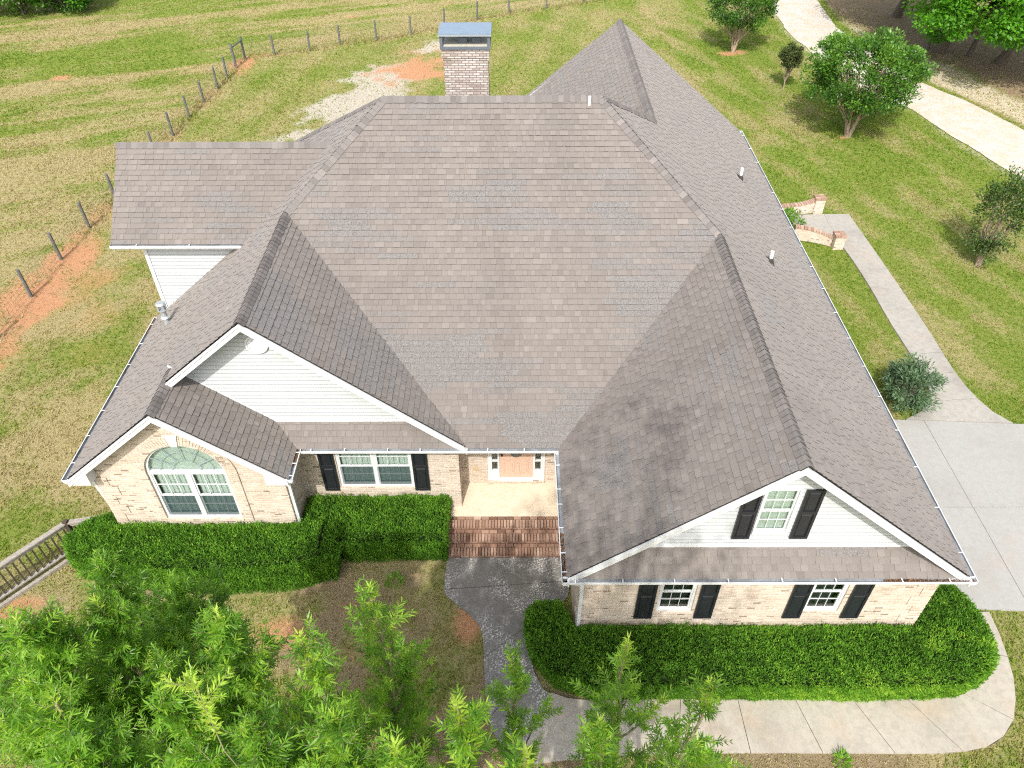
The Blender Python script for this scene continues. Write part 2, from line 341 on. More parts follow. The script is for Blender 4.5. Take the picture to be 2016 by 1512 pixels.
def ground_mask(x, y):
    n1 = fbm(x, y, 2.2, 1); n2 = fbm(x, y, 7.0, 2); n3 = fbm(x, y, .8, 3)
    dry = np.full(x.shape, .45)
    side = y*.0
    fence_side = sdf_poly(x, y, FENCE+[(8.4,80),(60,80),(60,-30),(-17.9,-30)])       # negative = yard
    yard = sstep(.6, -.6, fence_side)
    # right lawn: greener with diagonal tan mowing stripes
    right = sstep(6, 13, x)*yard
    s = (x*.93 + y*.36); st = .5+.5*np.sin(s*2*np.pi/2.1 + 9*(n2-.5)+2.5*(n1-.5))
    dry_r = .24 + .40*sstep(.35, .95, st)*(.2+1.2*n2) + .95*(n1-.5)+.5*(n2-.5)+.3*(n3-.5)
    # field beyond the fence: long swaths
    ang = x*(-.35)+y*.94; sf = .5+.5*np.sin(ang*2*np.pi/3.4 + 5*(n2-.5)); sf2 = .5+.5*np.sin(ang*2*np.pi/9.5+1.1+3*(n2-.5))
    dry_f = .38 + .50*sf*sf2 + .9*(n2-.5) + .6*(n1-.5) - .45*np.exp(-((x+25)**2/80+(y-34.5)**2/7)) + .10 
    dry_l = .66 + 1.5*(n1-.5) + .7*(n2-.5) + .5*(n3-.5)
    vf = x*(-.35)+y*.94; af = x*.94+y*.35; dry_f = dry_f + 1.0*(fbm(vf*10, af, 7.0, 61, 4)-.5) + .55*(fbm(vf*14, af, 3.0, 62, 3)-.5)
    vr = x*.93+y*.36; ar = -x*.36+y*.93; dry_r = dry_r + .8*(fbm(vr*8, ar, 6.0, 63, 4)-.5)
    back = sstep(17, 24, y)*sstep(16, 8, x)*yard
    sb = .5+.5*np.sin((x*.96-y*.25)*2*np.pi/2.6); dry_b = .40+.28*sb*n2+.6*(n1-.5)
    dry = dry_l*yard + dry_f*(1-yard); dry = dry*(1-back)+dry_b*back; dry = dry*(1-right)+dry_r*right
    front = sstep(-.8, -1.6, y)*sstep(-13, -10.5, x)*sstep(9.5, 8.5, x); dry = dry*(1-front) + front*(.55+1.1*(n1-.5)+.5*(n3-.5))
    brown = front*(.10+.6*sstep(.46, .66, n1+.25*(n2-.5)))
    fr2 = sstep(-5.4, -6.0, y)*sstep(3, 5, x); brown = np.maximum(brown, fr2*sstep(9.5, 6.5, x)*.7); dry = np.where(x > 11, np.minimum(dry, .5+.4*(n1-.5)), dry)
    woods = sstep(0, 1.2, x-np.interp(y, [p[1] for p in GRAVEL_R][::-1], [p[0] for p in GRAVEL_R][::-1])); 
    litter = woods*sstep(25.5, 28.8, x + .42*(y-32) + 2.6*(n1-.5))
    straw = woods*(1-litter)*(1.0+.5*(n1-.5))
    clay = np.zeros(x.shape)
    def blob(cx, cy, rx, ry, k=1.0, rot=0.0):
        c_, s_ = math.cos(rot), math.sin(rot); dx = (x-cx)*c_+(y-cy)*s_; dy = -(x-cx)*s_+(y-cy)*c_
        return k*sstep(1.45, .2, np.hypot(dx/rx, dy/ry) + 1.5*(n1-.5) + 1.3*(n3-.5))
    for b in [(-4.9,34.4,2.3,3.4,1,-.35),(-4.2,36.8,.9,1.4,.5),(-25.7,32.5,.9,.55,.9),(-10.6,43.7,.9,.5,.6),(-15.75,34.6,.8,1.4,.9),(-14.6,36.2,1.4,.5,.6),
              (-17.2,10.3,1.3,2.4,1),(-17.6,7.8,1.5,2.8,1),(-16.9,13.4,1.0,1.9,1),(-18.8,8.8,1.9,1.7,1),(-18.3,5.2,1.2,3.0,.95),(-15.6,12.0,1.2,.9,.6),(-14.6,9.6,1.0,1.2,.4),(-16.0,10.6,1.2,1.3,.5),(-17.2,16.5,.7,1.4,.6),(-13.8,7.2,.8,.9,.3),(-4.9,-3.0,.9,.45,.75),(-.62,-2.75,.42,.7,.95),(-3.4,-2.3,.7,.35,.45),(-11.3,-2.2,.8,.35,.95),(-11.9,-2.9,.9,.4,.9),(-3.2,-3.6,.8,.5,.4),
              (7.5,37.8,.35,.3,.9),(16.9,24.2,.3,.2,.8),(14.2,36.4,.9,.5,.9),(14.8,21.8,.3,.2,.6),(12.6,41.5,1.0,.4,.35),(9.0,39.6,.5,.3,.3),(-9.8,5.6,.5,.3,.2)]:
        clay = np.maximum(clay, blob(*b))
    path = np.exp(-(dist_line(x, y, FENCE)/.75)**2); clay = np.maximum(clay, .42*path*sstep(.42, .62, n1)*sstep(40, 32, y))
    grav = np.maximum(blob(-8.4,28.0,2.2,6.2,1.0,-.42), blob(-6.4,32.6,2.0,4.6,1.0,-.4)); grav = np.maximum(grav, blob(-4.6,37.3,1.4,2.2,.9,-.3))
    edge = dist_line(x, y, GRAVEL_L); straw = np.maximum(straw, .7*sstep(1.0, .1, edge)*(n1+.2))
    tall = np.exp(-(dist_line(x, y, FENCE)/.45)**2)*.7
    dry = np.clip(dry+.25*tall*(1-right), 0, 1)
    return dict(dry=np.clip(dry, 0, 1), clay=np.clip(clay, 0, 1), grav=np.clip(grav, 0, 1), litter=np.clip(litter, 0, 1), straw=np.clip(straw, 0, 1), brown=np.clip(brown, 0, 1))
GREEN_A, GREEN_B, DRY_A, DRY_B, CLAY_A, CLAY_B = (.14,.19,.03), (.225,.265,.058), (.30,.255,.11), (.40,.34,.19), (.44,.20,.095), (.52,.31,.18)
def mat_ground():
    n = NT('lawn'); o = n.obj()
    fine = n.noise(22, o, 5, .75); mid = n.noise(4.5, o, 5, .7); tiny = n.noise(60, o, 3, .7)
    green = n.mix(n.ramp(mid, [(.35, (0,0,0)), (.68, (1,1,1))]), GREEN_A, GREEN_B); dryc = n.mix(n.ramp(fine, [(.35, (0,0,0)), (.7, (1,1,1))]), DRY_A, DRY_B)
    f = n.math('ADD', n.attr('dry'), n.math('ADD', n.math('MULTIPLY', n.math('SUBTRACT', fine, .5), .9), n.math('MULTIPLY', n.math('SUBTRACT', mid, .5), .7)))
    c = n.mix(n.ramp(f, [(.28, (0,0,0)), (.72, (1,1,1))]), green, dryc)
    def mask(name, lo=.3, hi=.6, k=.8): return n.ramp(n.math('ADD', n.attr(name), n.math('MULTIPLY', n.math('SUBTRACT', fine, .5), k)), [(lo, (0,0,0)), (hi, (1,1,1))])
    c = n.mix(mask('brown', .2, .9, 1.4), c, n.mix(fine, (.17,.12,.075), (.34,.255,.18)))
    c = n.mix(mask('straw', .3, .8), c, n.mix(fine, (.40,.33,.21), (.66,.59,.46)))
    c = n.mix(mask('litter', .35, .6, .5), c, n.mix(n.ramp(fine, [(.4, (0,0,0)), (.68, (1,1,1))]), (.20,.145,.085), (.50,.38,.25)))
    c = n.mix(mask('grav', .35, .7, 1.1), c, n.mix(n.ramp(tiny, [(.35, (0,0,0)), (.65, (1,1,1))]), (.30,.26,.18), (.60,.56,.48)))
    c = n.mix(mask('clay', .22, .85, 1.3), c, n.mix(mid, CLAY_A, CLAY_B))
    c = n.mix(.55, c, n.mix(n.ramp(tiny, [(.3, (0,0,0)), (.7, (1,1,1))]), (.15,.15,.15), (.85,.85,.85)), 'SOFT_LIGHT')
    h = n.math('ADD', fine, n.math('MULTIPLY', tiny, .6)); n.bsdf(c, .95, .1, h, .9, .05); return n.m
ground()

# ------------------------------------------------------------------ paving
def clip_half(poly, nx, ny, d):                          # keep nx*x+ny*y <= d
    out = []; n = len(poly)
    for i in range(n):
        a, b = poly[i], poly[(i+1) % n]; da, db = nx*a[0]+ny*a[1]-d, nx*b[0]+ny*b[1]-d
        if da <= 0: out.append(a)
        if (da < 0 < db) or (db < 0 < da): t = da/(da-db); out.append((a[0]+(b[0]-a[0])*t, a[1]+(b[1]-a[1])*t))
    return out
def smooth_line(pts, k=4):
    out = []; P = [Vector((*p, 0)) for p in pts]
    for i in range(len(P)-1):
        p0, p1, p2, p3 = P[max(i-1, 0)], P[i], P[i+1], P[min(i+2, len(P)-1)]
        for j in range(k):
            t = j/k; q = .5*((2*p1)+(p2-p0)*t+(2*p0-5*p1+4*p2-p3)*t*t+(3*p1-p0-3*p2+p3)*t**3); out.append((q.x, q.y))
    out.append((P[-1].x, P[-1].y)); return out
def strip_slabs(name, L, R, joints, mat, ztop, thick=.12, gap=.016, label=None):
    """slab between two polylines sampled at the same parameters, split at parameter values in joints"""
    mb = MB()
    def pl(line, t):
        seg = [math.dist(a, b) for a, b in zip(line[:-1], line[1:])]; tot = sum(seg); s = t*tot
        for (a, b), l in zip(zip(line[:-1], line[1:]), seg):
            if s <= l: k = s/max(l, 1e-9); return (a[0]+(b[0]-a[0])*k, a[1]+(b[1]-a[1])*k)
            s -= l
        return line[-1]
    js = [0]+list(joints)+[1]; tot = sum(math.dist(a, b) for a, b in zip(L[:-1], L[1:])); g = gap/tot/2
    for a, b in zip(js[:-1], js[1:]):
        ts = np.linspace(a+(g if a > 0 else 0), b-(g if b < 1 else 0), max(2, int((b-a)*40)))
        for t0, t1 in zip(ts[:-1], ts[1:]):
            l0, l1, r0, r1 = pl(L, t0), pl(L, t1), pl(R, t0), pl(R, t1)
            mb.face([(*l0, ztop), (*r0, ztop), (*r1, ztop), (*l1, ztop)]); mb.face([(*l1, ztop), (*l1, ztop-thick), (*l0, ztop-thick), (*l0, ztop)]); mb.face([(*r0, ztop), (*r0, ztop-thick), (*r1, ztop-thick), (*r1, ztop)])
        for t in (ts[0], ts[-1]): l, r = pl(L, t), pl(R, t); mb.face([(*l, ztop), (*l, ztop-thick), (*r, ztop-thick), (*r, ztop)])
    n0 = len(mb.f)
    ts = np.linspace(0, 1, 60)
    for t0, t1 in zip(ts[:-1], ts[1:]):
        l0, l1, r0, r1 = pl(L, t0), pl(L, t1), pl(R, t0), pl(R, t1); mb.face([(*l0, ztop-.012), (*r0, ztop-.012), (*r1, ztop-.012), (*l1, ztop-.012)], 1)
    o = mb.build(name, [mat, M['joint']]); tag(o, label, kind='structure'); return o
GL, GR = smooth_line(GRAVEL_L, 5), smooth_line(GRAVEL_R, 5)
mb = MB()
ts = np.linspace(-8, 60, 160)
gl = np.interp(ts, [p[1] for p in GL][::-1], [p[0] for p in GL][::-1]); gr = np.interp(ts, [p[1] for p in GR][::-1], [p[0] for p in GR][::-1])
rag = lambda y, s: .35*(float(fbm(np.array([y*1.0]), np.array([s*7.7]), 1.1, s, 4)[0])-.5)
E_ = [(gl[i]+rag(y, 3), gr[i]+rag(y, 9)) for i, y in enumerate(ts)]
for i in range(len(ts)-1):
    for k in range(8):
        a0, a1 = E_[i]; b0, b1 = E_[i+1]; f0, f1 = k/8, (k+1)/8
        z = lambda f, i_: .012+.025*math.sin(math.pi*f)
        mb.face([(a0+(a1-a0)*f0, ts[i], z(f0, i)), (a0+(a1-a0)*f1, ts[i], z(f1, i)), (b0+(b1-b0)*f1, ts[i+1], z(f1, i)), (b0+(b1-b0)*f0, ts[i+1], z(f0, i))])
tag(mb.build('gravel_road', M['gravel'], smooth=True), 'pale gravel lane between lawn and oak trees', kind='structure')
# concrete drive apron beside the house, in panels
mb = MB(); drive = [(9.75,4.12),(12.2,4.12),(15.75,3.93),(24,3.6),(24,-2.9),(13.9,-2.5),(9.75,-2.32)]
xs_ = [9.6, 13.06, 16.6, 20.2, 24.2]; ys_ = [-3.2, -.72, .72, 2.4, 4.3]; ys_ = [-3.2, .72, 4.3]
for x0, x1 in zip(xs_[:-1], xs_[1:]):
    for y0, y1 in zip(ys_[:-1], ys_[1:]):
        p = drive
        for h in ((-1,0,-(x0+.006)),(1,0,x1-.006),(0,-1,-(y0+.006)),(0,1,y1-.006)): p = clip_half(p, *h)
        if len(p) > 2: mb.prism(list(reversed(p)), -.12, .03)
mb.face([(q[0], q[1], .018) for q in reversed(drive)], 1)
tag(mb.build('driveway', [M['drive'], M['joint']]), 'grey concrete driveway pad right of the house', kind='structure')
# side walk: runs along the house from the drive to the side landing
SL = smooth_line([(13.78,16.55),(13.70,14.63),(13.80,13.34),(13.86,11.24),(13.82,9.05),(13.86,7.58),(13.86,6.3),(13.75,5.3),(13.3,4.6),(12.55,4.14)], 3)
SR = smooth_line([(14.82,16.55),(14.88,14.6),(14.92,13.33),(14.97,10.88),(14.99,8.6),(14.96,7.2),(14.98,6.0),(15.11,5.1),(15.35,4.4),(15.72,3.95)], 3)
strip_slabs('side_walk', SL, SR, [.17, .33, .53, .72, .80, .9], M['sidewalk'], .04, label='weathered concrete walk along the right side of the house')
strip_slabs('side_landing', [(12.0,16.45),(12.0,14.85)], [(13.765,16.55),(13.685,14.75)], [], M['sidewalk'], .045, label='concrete landing between the brick wing walls')
# front walk around the right hedge
WO = smooth_line([(12.02,-2.5),(11.97,-3.29),(11.78,-4.24),(11.47,-4.92),(11.21,-5.26),(10.92,-5.5),(10.54,-5.69),(10.01,-5.79),(9.39,-5.83),(7.5,-5.82),(5.24,-5.81),(3.2,-5.85),(1.6,-5.95),(.55,-6.1)], 4)
WI = smooth_line([(11.2,-2.5),(11.2,-3.09),(11.15,-3.6),(11.0,-4.1),(10.85,-4.35),(10.6,-4.52),(10.3,-4.6),(9.94,-4.64),(9.36,-4.66),(7.5,-4.66),(5.3,-4.66),(3.2,-4.66),(1.9,-4.66),(1.35,-4.5)], 4)
strip_slabs('front_walk', WO, WI, [.085, .20, .315, .42, .53, .64, .75, .87], M['walk'], .035, label='concrete walk curving round the right hedge')
AL_ = smooth_line([(-1.17,-.90),(-1.2,-1.86),(-.93,-2.19),(-.62,-2.46),(-.37,-2.74),(-.22,-3.05),(-.16,-3.84),(-.13,-4.33),(-.06,-4.91),(.1,-5.4),(.5,-6.1)], 4)
AR_ = smooth_line([(1.88,-.90),(1.9,-1.86),(1.72,-2.2),(1.35,-2.35),(1.05,-2.55),(.95,-2.9),(.93,-3.7),(1.0,-4.05),(1.12,-4.3),(1.2,-4.45),(1.34,-4.52)], 4)
strip_slabs('approach_walk', AL_, AR_, [.165, .55, .8], M['approach'], .03, label='dark stained concrete approach to the front steps')

# ------------------------------------------------------------------ house geometry constants
ZE = 3.2015
xRl, xRr, yR, sRl, sRr, sM, yP = 1.628, 9.798, -3.636, .836, .814, .831, 6.867
xLl, sL, xLr, yB, xBr = -9.716, .823, -.592, -.983, -4.679
xr_ = (sRl*xRl+sRr*xRr)/(sRl+sRr); zr_ = ZE+sRl*(xr_-xRl); yH1 = (zr_-ZE)/sM
zP = ZE+sM*yP; xP1 = xRr-(zP-ZE)/sRr; xP0 = xLl+(zP-ZE)/sL
xl_ = (xLl+xLr)/2; zl_ = ZE+sL*(xl_-xLl); yH0 = (zl_-ZE)/sM
xb_ = (xLl+xBr)/2; zb_ = ZE+sL*(xb_-xLl)
xAB, yMB, yBk = 4.529, 8.739, 17.79; zAB = ZE+sRr*(xRr-xAB); sB = (zP-zAB)/(yMB-yP); yBe = yP+(zP-ZE)/sB
sBL = .82; xBL = xAB-(zAB-ZE)/sBL
xW, yWe, zWe, yWr, zWr = -10.1, 4.955, 5.79, 7.025, 7.615; sW = (zWr-zWe)/(yWr-yWe); yWb = 2*yWr-yWe
P_Rr = lambda x, y: ZE+sRr*(xRr-x)
P_Rl = lambda x, y: ZE+sRl*(x-xRl)
P_M = lambda x, y: ZE+sM*y
P_L = lambda x, y: ZE+sL*(x-xLl)
P_Lg = lambda x, y: ZE+sL*(xLr-x)
P_By = lambda x, y: ZE+sL*(xBr-x)
P_Bk = lambda x, y: zP-sB*(y-yP)
P_BL = lambda x, y: zAB-sBL*(xAB-x)
P_pL = lambda x, y: ZE+.83*y
P_pR = lambda x, y: ZE+.83*(y-yR)
P_W = lambda x, y: zWe+sW*(y-yWe)
P_Wb = lambda x, y: zWe+sW*(yWb-y)
xWe, xWr_ = xLl+(zWe-ZE)/sL, xLl+(zWr-ZE)/sL
house = empty('house', (0, 4, 0), 'large brick and white siding house with a brown shingle hip roof', 'house')

# ------------------------------------------------------------------ roof: shingle courses
def clip_poly(sub, clip):                                # convex CCW clip
    out = sub
    for i in range(len(clip)):
        a, b = clip[i], clip[(i+1) % len(clip)]; ex, ey = b[0]-a[0], b[1]-a[1]
        out = clip_half(out, ey, -ex, ey*a[0]-ex*a[1])
        if len(out) < 3: return []
    return out
def roof_plane(mb, stains, fn, pieces, seed, expo=.1465, stain_bias=0.0, ext=0.035, eave=True):
    rnd = random.Random(seed)
    P3 = [[Vector((x, y, fn(x, y))) for x, y in pc] for pc in pieces]
    a, b, c = P3[0][0], P3[0][1], P3[0][2]
    gx = fn(1, 0)-fn(0, 0); gy = fn(0, 1)-fn(0, 0); N = Vector((-gx, -gy, 1)).normalized()
    V = Vector((gx, gy, gx*gx+gy*gy)).normalized(); U = V.cross(N).normalized()
    O = min((p for q in P3 for p in q), key=lambda p: p.z)
    P2 = []
    for q in P3:
        r = [((p-O).dot(U), (p-O).dot(V)) for p in q]
        ar = sum(r[i][0]*r[(i+1) % len(r)][1]-r[(i+1) % len(r)][0]*r[i][1] for i in range(len(r)))
        if ar < 0: r.reverse()
        if eave: r = [(u, v-ext if v < 1e-3 else v) for u, v in r]
        P2.append(r)
        mb.face([O+U*u+V*v-N*.004 for u, v in r], 2); stains.append(0)
        mb.face([O+U*u+V*v-N*.03 for u, v in reversed(r)], 2); stains.append(0)
    u0 = min(u for r in P2 for u, v in r); u1 = max(u for r in P2 for u, v in r); v1 = max(v for r in P2 for u, v in r); v0 = min(v for r in P2 for u, v in r)
    k = 0; v = v0
    while v < v1:
        vb, vt = v, v+expo; u = u0-rnd.random()*1.0; wob = (rnd.random()-.5)*.006
        while u < u1:
            sl = 1.0; c3 = O+U*(u+.5)+V*(v+.07)
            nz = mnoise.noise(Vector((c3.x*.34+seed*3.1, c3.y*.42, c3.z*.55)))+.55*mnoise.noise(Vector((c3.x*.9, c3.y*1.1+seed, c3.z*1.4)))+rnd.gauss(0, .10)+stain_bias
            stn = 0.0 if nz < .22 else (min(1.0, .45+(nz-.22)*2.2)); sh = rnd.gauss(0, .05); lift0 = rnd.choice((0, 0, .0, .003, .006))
            w = u; thick = rnd.random() < .5
            while w < u+sl-1e-6:
                tw = min(rnd.choice((.09, .12, .15, .19, .24)), u+sl-w)
                if u+sl-w-tw < .05: tw = u+sl-w
                thick = not thick; h0 = (.020 if thick else .012)+lift0; h1 = .0025
                quad = [(w, vb+wob), (w+tw-.002, vb+wob), (w+tw-.002, vt+.004), (w, vt+.004)]
                strk = mnoise.noise(Vector((w*1.1+seed*7.7, v*.13, seed*2.3))); tone = min(1, max(0, .52+sh+(.07 if thick else -.05)+rnd.gauss(0, .075)-.30*max(0, strk-.05)))
                for r in P2:
                    q = clip_poly(quad, r)
                    if len(q) < 3: continue
                    hh = lambda v_: h0+(h1-h0)*(v_-vb)/expo
                    mb.face([O+U*a_+V*b_+N*hh(b_) for a_, b_ in q], 0, tone); stains.append(stn)
                    for i in range(len(q)):
                        a_, b_ = q[i], q[(i+1) % len(q)]
                        if abs(a_[1]-vb-wob) < 1e-5 and abs(b_[1]-vb-wob) < 1e-5:
                            mb.face([O+U*a_[0]+V*a_[1]-N*.003, O+U*b_[0]+V*b_[1]-N*.003, O+U*b_[0]+V*b_[1]+N*h0, O+U*a_[0]+V*a_[1]+N*h0], 1); stains.append(0)
                w += tw
            u += sl
        v += expo; k += 1
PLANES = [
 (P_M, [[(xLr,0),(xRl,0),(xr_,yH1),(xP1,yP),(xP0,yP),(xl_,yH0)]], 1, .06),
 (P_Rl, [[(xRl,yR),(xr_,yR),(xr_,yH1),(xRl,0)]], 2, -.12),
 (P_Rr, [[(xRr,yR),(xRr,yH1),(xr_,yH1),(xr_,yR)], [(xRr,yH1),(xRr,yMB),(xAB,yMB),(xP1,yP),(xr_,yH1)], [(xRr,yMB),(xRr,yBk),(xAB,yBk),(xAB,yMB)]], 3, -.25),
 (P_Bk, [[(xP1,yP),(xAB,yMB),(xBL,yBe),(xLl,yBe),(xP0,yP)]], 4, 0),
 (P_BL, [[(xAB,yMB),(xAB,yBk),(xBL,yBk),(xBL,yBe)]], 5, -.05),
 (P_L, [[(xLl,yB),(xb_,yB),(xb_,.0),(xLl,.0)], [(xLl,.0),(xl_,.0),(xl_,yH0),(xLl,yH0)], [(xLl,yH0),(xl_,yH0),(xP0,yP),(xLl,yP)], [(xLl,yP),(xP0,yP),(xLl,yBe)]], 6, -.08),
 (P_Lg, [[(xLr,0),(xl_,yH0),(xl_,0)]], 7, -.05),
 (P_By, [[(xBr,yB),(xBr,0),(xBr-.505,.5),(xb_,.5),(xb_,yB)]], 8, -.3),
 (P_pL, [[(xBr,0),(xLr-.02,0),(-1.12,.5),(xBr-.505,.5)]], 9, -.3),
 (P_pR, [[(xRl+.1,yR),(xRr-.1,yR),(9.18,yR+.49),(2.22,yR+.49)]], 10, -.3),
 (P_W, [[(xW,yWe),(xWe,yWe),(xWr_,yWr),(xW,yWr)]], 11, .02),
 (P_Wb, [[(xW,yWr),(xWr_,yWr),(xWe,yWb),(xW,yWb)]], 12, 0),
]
mb = MB(); stains = []
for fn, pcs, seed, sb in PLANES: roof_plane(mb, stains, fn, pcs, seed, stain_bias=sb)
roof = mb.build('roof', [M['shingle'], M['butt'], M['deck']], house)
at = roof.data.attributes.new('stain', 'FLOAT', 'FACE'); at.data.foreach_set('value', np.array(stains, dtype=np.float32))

def ridge_cap(p0, p1, nA, nB, seed, w=.155, name='ridge_cap'):
    """overlapping bent cap shingles from p0 (lower / front) to p1"""
    rnd = random.Random(seed); p0, p1 = Vector(p0), Vector(p1); d = (p1-p0); Ln = d.length; d.normalize(); nA, nB = Vector(nA).normalized(), Vector(nB).normalized()
    up = (nA+nB).normalized()
    dA = d.cross(nA); dA = dA if dA.dot(nB) < 0 or True else dA
    if dA.dot(nA+nB) > 0: dA = -dA
    dB = d.cross(nB)
    if dB.dot(nA+nB) > 0: dB = -dB
    dA.normalize(); dB.normalize(); mb = MB(); s = -.03; ex = .145
    while s < Ln:
        e = min(s+ex+.05, Ln+.02); tone = min(1, max(0, rnd.gauss(.5, .22))); lf = .030+rnd.random()*.006; lb = .016
        ww = w*(1+rnd.gauss(0, .035)); jog = rnd.gauss(0, .004)
        def sec(t, h, k):
            c = p0+d*t; return [c+dA*ww+nA*(h*k), c+dA*ww*.5+nA*h*.95+up*.004, c+dA*.045+nA*h+up*.012, c+up*(h+.014), c+dB*.045+nB*h+up*.012, c+dB*ww*.5+nB*h*.95+up*.004, c+dB*ww+nB*(h*k)]
        A, B = sec(s+jog, lf, .8), sec(e, lb, .8); A0 = sec(s+jog, .004, .8)
        for i in range(6): mb.face([A[i], A[i+1], B[i+1], B[i]], 0, tone); mb.face([A0[i], A0[i+1], A[i+1], A[i]], 1)
        for S, S0, n_ in ((0, 0, nA), (6, 6, nB)): mb.face([A[S], B[S], B[S]-n_*.025, A[S]-n_*.03], 1)
        s += ex
    mb.build(name, [M['cap'], M['butt']], roof)
def nrm(fn): gx = fn(1, 0)-fn(0, 0); gy = fn(0, 1)-fn(0, 0); return Vector((-gx, -gy, 1)).normalized()
NM, NRl, NRr, NBk, NBL, NL, NLg, NBy, NW, NWb = map(nrm, (P_M, P_Rl, P_Rr, P_Bk, P_BL, P_L, P_Lg, P_By, P_W, P_Wb))
H1, P1, P0, H0 = (xr_, yH1, zr_), (xP1, yP, zP), (xP0, yP, zP), (xl_, yH0, zl_); MBp = (xAB, yMB, zAB)
ridge_cap((xr_, yR-.02, zr_), H1, NRl, NRr, 1); ridge_cap(H1, P1, NM, NRr, 2); ridge_cap(P0, P1, NM, NBk, 3); ridge_cap(H0, P0, NL, NM, 4)
ridge_cap((xl_, -.03, zl_), H0, NL, NLg, 5); ridge_cap((xb_, yB-.02, zb_), (xb_, .46, zb_), NL, NBy, 6); ridge_cap(MBp, P1, NRr, NBk, 7); ridge_cap((xAB, yBk, zAB), MBp, NRr, NBL, 8)
ridge_cap((xW, yWr, zWr), (xWr_, yWr, zWr), NW, NWb, 9); ridge_cap((xLl, yBe, ZE), P0, NL, NBk, 10)

# ------------------------------------------------------------------ trim: rakes, soffits, fascias
def rake(p0, p1, outy, h=.19, th=.035, name='rake_board', depth=.48):
    """white board hanging under a sloped roof edge from p0 to p1 in a plane y = const; outy = -1 faces the viewer"""
    p0, p1 = Vector(p0), Vector(p1); mb = MB(); dz = Vector((0, 0, -h)); o = Vector((0, th*outy, 0)); top = Vector((0, 0, -.036))
    mb.obox(p0+top, p1-p0, o, dz); mb.obox(p0+top+o+Vector((0,0,.002)), p1-p0, o*.5, Vector((0,0,-.06)))
    b = Vector((0, depth, 0)) if outy < 0 else Vector((0, -depth, 0))
    mb.obox(p0+top+Vector((0,0,-.10)), p1-p0, b, Vector((0, 0, -.02)))
    mb.build(name, M['white'], house)
rake((xRl-.02, yR, ZE-.02), (xr_, yR, zr_), -1); rake((xRr+.02, yR, ZE-.02), (xr_, yR, zr_), -1)
rake((xb_+.02, 0, P_L(xb_+.02, 0)), (xl_, 0, zl_), -1); rake((xLr, 0, ZE), (xl_, 0, zl_), -1)
rake((xLl-.02, yB, ZE-.016), (xb_, yB, zb_), -1, depth=.3); rake((xBr+.02, yB, ZE-.016), (xb_, yB, zb_), -1, depth=.3)
rake((xRr, yBk, ZE), (xAB, yBk, zAB), 1); rake((xBL, yBk, ZE), (xAB, yBk, zAB), 1)
def rake_x(p0, p1, name='rake_board'):
    p0, p1 = Vector(p0), Vector(p1); mb = MB(); mb.obox(p0+Vector((.045,0,-.036)), p1-p0, Vector((-.035,0,0)), Vector((0,0,-.19))); mb.obox(p0+Vector((0,0,-.14)), p1-p0, Vector((.6,0,0)), Vector((0,0,-.02))); mb.build(name, M['white'], house)
rake_x((xW, yWe, zWe), (xW, yWr, zWr)); rake_x((xW, yWb, zWe), (xW, yWr, zWr))
def soffit(a, b, name='soffit'): mb = MB(); mb.box(a, b); mb.build(name, M['white'], house)
zs = ZE-.155
soffit((xRl-.0,yR,zs), (xRr,-3.10,zs-.02)); soffit((xRr-.32,-3.10,zs), (xRr,yBk-.3,zs-.02)); soffit((xRl,-3.10,zs), (2.05,1.2,zs-.02)); soffit((-4.95,.0,zs-.002), (xRl,1.3,zs-.022))
soffit((xLl,yB+.02,zs), (-9.2,yBe,zs-.02)); soffit((-4.95,yB+.02,zs), (xBr,0,zs-.02)); soffit((xW,yWe,zWe-.155), (-6.6,5.3,zWe-.175))
def pork(x0, x1, y0, y1, xin):                            # boxed eave return under the bay rakes
    mb = MB(); zt = ZE-.05; zb = ZE-.20; xa, xb2 = (x0, x1)
    pts = [(xa, zb), (xb2, zb), (xb2, zt+abs(xb2-xa)*sL*.82), (xa, zt)]
    f = [(p[0], y0, p[1]) for p in pts]; g = [(p[0], y1, p[1]) for p in pts]
    mb.face(f); mb.face(list(reversed(g)))
    for i in range(4): j = (i+1) % 4; mb.face([f[i], g[i], g[j], f[j]])
    mb.build('eave_return', M['white'], house)
pork(xLl-.02, xLl+.50, yB-.02, -.69, 0); pork(xBr+.02, xBr-.50, yB-.02, -.69, 0)
for xa in (xRl, xRr-.36): mb = MB(); mb.box((xa,yR-.03,ZE-.20),(xa+.36,yR+.45,ZE-.05)); mb.build('eave_return', M['white'], house)

